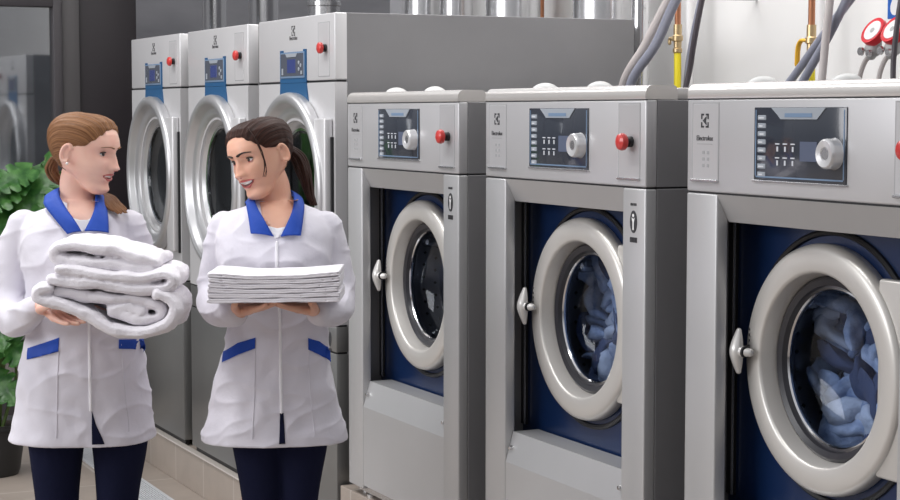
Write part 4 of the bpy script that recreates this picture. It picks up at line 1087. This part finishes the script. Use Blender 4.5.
# ---- woman two: dark brown ponytail, turned to the left
U2 = 275
L2 = lambda u, v, y=0: tuple(lp(U2, u, v, y))
P2 = dict(u0=U2, label='smiling woman with dark brown ponytail facing left, white jacket with blue collar, holding flat towels', skin=M_SKIN2, hair=M_HAIR2,
    yaw=-.74, nod=.08, roll=-.24, hs=.93, head_at=L2(262.5, 157, -.01), smile=1.0, hthick=.011, eyes=(.0, .0), iris=M_IRIS, lid=.46, brow=.008, browr=1.25, browm=M_LASH, lip=M_LIP2, open=.0125,
    lg=.055, neck=(L2(277, 214, .01), L2(272, 186, .012)), dz=-.05, bx=.0,
    arms=[dict(pts=[L2(220, 240, .02), L2(215, 288, .01), L2(216, 308, -.08), L2(232, 312, -.19)], rad=[.028, .023, .021, .021],
               hand=dict(wrist=L2(240, 310, -.225), d=(.62, -.60, .14), n_=(-.1, -.08, 1), side=1, L=.155, curl=.10, spread=.09)),
          dict(pts=[L2(330, 240, .02), L2(335, 288, .01), L2(334, 308, -.08), L2(320, 311, -.19)], rad=[.028, .023, .021, .021],
               hand=dict(wrist=L2(314, 309.5, -.225), d=(-.62, -.60, .14), n_=(.1, -.08, 1), side=-1, L=.155, curl=.10, spread=.09))],
    jacket=jl(U2, [(200, 256, 298, -.03, .05), (206, 246, 308, -.05, .068), (215, 226, 326, -.075, .085), (235, 217, 333, -.105, .095), (262, 219, 331, -.125, .10), (300, 226, 326, -.105, .09), (335, 227, 327, -.10, .09), (372, 217, 331, -.12, .115), (405, 208, 337, -.13, .125), (434, 199, 345, -.145, .135), (440, 198, 346, -.147, .136)]),
    sleeves=[([L2(226, 226, .01), L2(217, 262, .02), L2(214, 292, .0), L2(216, 309, -.08), L2(234, 313, -.205)], [.042, .047, .046, .044, .036]),
             ([L2(325, 226, .01), L2(333, 262, .02), L2(336, 292, .0), L2(334, 309, -.08), L2(319, 312, -.205)], [.042, .047, .046, .044, .036])],
    slit=(0, 0))
t2, body2, jk2 = person(P2)

def finish(t, jk, body, L, U, V, collar, trims, hairpaths, legs, seams, slit, name):
    bj = bvh_of(jk); bb = bvh_of(jk, body)
    def xz(pts): return [(L(u, v, -.11)[0], L(u, v, -.11)[2]) for u, v in pts]
    cloth_patch('neckline_skin', xz(V[0]), bb, body.data.materials[0], t, off=.003)
    cloth_patch('undershirt', xz(V[1]), bb, M_SHIRT, t, off=.0045)
    dist_collar('collar', [(L(*a), L(*c)) for a, c in collar], bj, t, U, -.065)
    for tr in trims: cloth_patch('pocket_trim', xz(tr), bj, M_COLLAR, jk, off=.0035)
    for s in seams: seam('seam', xz(s), bj, jk)
    seam('zip', xz(slit[1]), bj, jk, M_SHIRT, .004, .001)
    cloth_patch('front_slit', xz(slit[0]), bj, M_TROUS, jk, off=.0022)
    for i, (pth, r0, r1, n_, nm) in enumerate(hairpaths):
        strands(nm, [L(*p) for p in pth], r0, r1, M_HAIR1 if U == U1 else M_HAIR2, t, n=n_, seed=i + U, sr=.0011 if nm == 'loose_strand' else .0035)
    bm = BM()
    for lg in legs: tube(bm, [L(*p[:3]) for p in lg], [p[3] for p in lg], 26, 5, round_ends=False)
    tr_ = remesh('trousers', bm, .006, M_TROUS, t, smooth=4)
    for s in (-1, 1):
        bm = BM()
        tube(bm, [(s * .070, .055, .045), (s * .074, .0, .047), (s * .085, -.09, .036), (s * .088, -.15, .030)], [.042, .044, .042, .030], 20, 5, flat=1.0)
        for v in bm.verts: v.co.z = max(v.co.z, .002)
        link('shoe', bm, M_SHOE, t)
finish(t1, jk1, body1, L1, U1,
    ([(61, 200), (95, 202), (91, 218), (82, 229), (72, 220), (64, 210)], [(72, 218), (78, 220), (86, 220), (91, 217), (90, 226), (81, 232), (75, 226)]),
    [((82, 231, -.115), (68, 233.5, -.11)), ((76, 221, -.11), (56, 219, -.09)), ((67, 208, -.08), (46, 206, -.06)), ((60, 194, -.03), (45, 201, -.03)), ((62, 187, .03), (50, 194, .06)), ((79, 184, .068), (79, 194, .088)), ((95, 189, .03), (106, 197, .055)),
     ((96, 198, -.03), (107, 207, -.04)), ((94, 212, -.09), (108.5, 219, -.085)), ((85, 230.5, -.115), (109, 232, -.11))],
    [[(23, 350), (58, 337.5), (58, 351), (22, 361.5)], [(116, 341), (128, 342), (137, 344), (138, 355.5), (128, 352), (116, 350)]],
    [([(56, 158, .03), (52, 168, .045), (57, 178, .045), (66, 186, .05)], .016, .012, 50, 'hair_bun'), ([(70, 188, .06), (88, 194, .065), (103, 197, .02), (113, 205, -.03), (123, 212, -.06)], .020, .030, 90, 'ponytail')],
    [[(54, 420, 0, .080), (53, 445, 0, .074), (53, 500, 0, .058), (56, 560, 0, .050), (59, 672, .01, .040)], [(115, 420, 0, .080), (117, 445, 0, .074), (114, 500, 0, .056), (113, 560, 0, .050), (111, 672, .01, .040)], [(62, 395, 0, .100), (108, 395, 0, .100)]],
    [[(58, 345), (57, 385), (56, 437)], [(118, 345), (121, 385), (126, 433)]],
    ([(91, 411), (95, 424), (101, 437), (103.5, 444), (91.5, 444)], [(86, 240), (88, 320), (90, 410)]), 'one')
finish(t2, jk2, body2, L2, U2,
    ([(257, 203), (296, 200), (296, 214), (283, 232), (276, 234), (262, 220)], [(268, 226), (277, 228), (286, 226.5), (284, 234), (276, 238), (271, 234)]),
    [((274, 236, -.115), (251, 233, -.11)), ((266, 222, -.11), (249, 217, -.09)), ((257, 206, -.075), (246.5, 203, -.06)), ((256, 198, -.03), (246, 202, -.02)), ((262, 192, .03), (254, 197, .05)), ((277, 189, .065), (278, 198, .085)), ((290, 190, .03), (298, 195, .05)),
     ((294, 196, -.02), (304, 204, -.03)), ((292, 212, -.085), (303, 219, -.08)), ((281, 236, -.115), (301, 235, -.11))],
    [[(218, 356), (235, 345), (254, 338.5), (254, 349), (236, 356), (217.5, 366)], [(307, 339.5), (318, 344), (328, 353.5), (329, 365), (318, 357), (307, 351)]],
    [([(286, 147, .06), (297, 155, .07), (304, 172, .06), (309, 190, .05), (315, 207, .03)], .024, .010, 90, 'ponytail'), ([(249, 128, -.085), (256, 138, -.100), (262.5, 152, -.105), (266, 168, -.098), (265, 178, -.09)], .0016, .001, 5, 'loose_strand')],
    [[(256, 420, 0, .078), (256, 445, 0, .068), (259, 500, 0, .052), (259, 560, 0, .046), (249, 672, .01, .040)], [(301, 420, 0, .078), (301, 445, 0, .068), (298, 500, 0, .050), (296, 560, 0, .046), (301, 672, .01, .040)], [(260, 395, 0, .098), (292, 395, 0, .098)]],
    [[(254, 345), (254, 390), (252, 438)], [(307, 345), (309, 390), (314, 437)]],
    ([(279.5, 413), (283, 413), (285, 443.5), (279, 443.5)], [(277, 242), (279, 320), (281, 412)]), 'two')
# pearl earring of woman one
b = BM(); p = P1['T'] @ Vector((-.080, -.006, .078)); ellipsoid(b, p, (.0038,) * 3, u=14, v=10); 
p2 = P1['T'] @ Vector((.080, -.006, .078)); ellipsoid(b, p2, (.0038,) * 3, u=14, v=10); link('earring', b, M_PEARL, t1)

# ------------------------------------------------------------------ towels
RZ = math.atan2(RT.y, RT.x)
def towel(name, U, pts, r, ya, yb, label, group, voxel=.0032, wob=.004, m=M_TOWEL, seed=0):
    """thick ribbon folded along pts (front-view), running from depth ya to yb"""
    L = lambda u, v: lp(U, u, v, yb)
    bm = BM(); q = [L(*p) for p in cat(pts, 7)]
    NS = 22; rings = []
    def outline(s_):
        d0 = s_ * 2 - 1; end = 1 - .62 * (max(0, abs(d0) - .78) / .22) ** 2
        rr = r * (end ** .8); y = ya + (yb - ya) * s_
        Pq = []
        for i, p in enumerate(q):
            w_ = noise.noise_vector(Vector((p.x * 9, y * 8, p.z * 9 + seed))) * wob
            Pq.append(Vector((p.x + w_.x, 0, p.z + w_.z)))
        A, B = [], []
        for i, p in enumerate(Pq):
            d = (Pq[min(i + 1, len(Pq) - 1)] - Pq[max(i - 1, 0)]).normalized(); n_ = Vector((-d.z, 0, d.x))
            k = rr * (1 + .22 * noise.noise(Vector((i * .55 + seed, y * 12, 2)))); A.append(p + n_ * k); B.append(p - n_ * k)
        def capp(p, d, a, b_):
            c = []
            for j in range(1, 6):
                an = PI * j / 6; c.append(p + (a - p) * math.cos(an) + d * rr * math.sin(an))
            return c
        d1 = (Pq[-1] - Pq[-2]).normalized(); d0_ = (Pq[0] - Pq[1]).normalized()
        return [v + Vector((0, y, 0)) for v in A + capp(Pq[-1], d1, A[-1], B[-1]) + B[::-1] + capp(Pq[0], d0_, B[0], A[0])]
    for s in range(NS + 1):
        rings.append([bm.verts.new(v) for v in outline(s / NS)])
    n = len(rings[0])
    # caps built as strips between the two sides
    for A, B in zip(rings[:-1], rings[1:]):
        for k in range(n): bm.faces.new((A[k], A[(k + 1) % n], B[(k + 1) % n], B[k]))
    nq = len(q)
    for R, flip in ((rings[0], 1), (rings[-1], 0)):
        A = R[:nq]; B = R[nq + 5:nq + 5 + nq][::-1]
        for i in range(nq - 1):
            f = (A[i], A[i + 1], B[i + 1], B[i]); bm.faces.new(f if not flip else f[::-1])
        c1 = [A[-1]] + R[nq:nq + 5] + [B[-1]]; c0 = [B[0]] + R[2 * nq + 5:] + [A[0]]
        for c in (c1, c0): bm.faces.new(c)
    o = remesh(name, bm, voxel, m, None, smooth=3)
    fl = 1 if r > .008 else .22
    for v in o.data.vertices: v.co += (noise.noise_vector(v.co * 16 + Vector((seed, 0, 0))) * .006 + noise.noise_vector(v.co * 40 + Vector((seed, 0, 0))) * .0018 + noise.noise_vector(v.co * 150) * .0006) * fl
    base = t1 if U == U1 else t2
    o.location = base.location; o.rotation_euler = (0, 0, RZ)
    return tag(o, label, 'towel', group)
G1 = 'fluffy towels carried by the blonde woman'
towel('bath_towel', U1, [(155, 262), (135, 256), (108, 250), (76, 246), (58, 248), (54, 257), (64, 262), (98, 264), (150, 270)], .0165, -.17, -.38, 'topmost fluffy white towel on the blonde woman\'s stack', G1, seed=1)
towel('bath_towel', U1, [(58, 270), (100, 276), (138, 277), (164, 274), (172, 281), (162, 289), (125, 288), (82, 284), (50, 281)], .0150, -.17, -.40, 'second fluffy white towel from the top, its fold bulging out at the right', G1, seed=2)
towel('bath_towel', U1, [(56, 292), (90, 298), (125, 300), (150, 304), (161, 311), (153, 320), (132, 319), (108, 312), (122, 309), (140, 312)], .0145, -.17, -.39, 'third fluffy white towel, rolled up inside the bottom one', G1, seed=3)
towel('bath_towel', U1, [(46, 290), (37, 293), (39, 301), (62, 306), (86, 318), (114, 332), (142, 335), (164, 328), (173, 313), (170, 300), (155, 294)], .0155, -.17, -.41, 'lowest fluffy white towel wrapping the bundle, resting on the blonde woman\'s hand', G1, seed=4)
G2 = 'flat towels carried by the dark haired woman'
nth = ['topmost of the six thin flat white towels held by the dark haired woman', 'second from the top of the six thin flat white towels', 'third from the top of the six thin flat white towels',
       'fourth from the top of the six thin flat white towels', 'fifth from the top of the six thin flat white towels', 'lowest of the six thin flat white towels, lying on both hands']
random.seed(5)
for i in range(6):
    v0 = 275.3 + i * 5.2; a = random.uniform(-1, 1); c = random.uniform(-1, 1); sag = 1.8 - i * .45
    h = 1.35
    pts = [(338 + a, v0 - h - 2.2), (300, v0 - h + sag - .6), (250, v0 - h + sag), (211 + c, v0 - h - .5), (208.5 + c, v0 + .1), (211 + c, v0 + h - .3), (250, v0 + h + sag), (300, v0 + h + sag - .6), (338 + a, v0 + h - 2.0)]
    towel('flat_towel', U2, pts, .0032, -.15, -.37, nth[i], G2, voxel=.0021, wob=.0012, m=M_TOWELF, seed=10 + i)
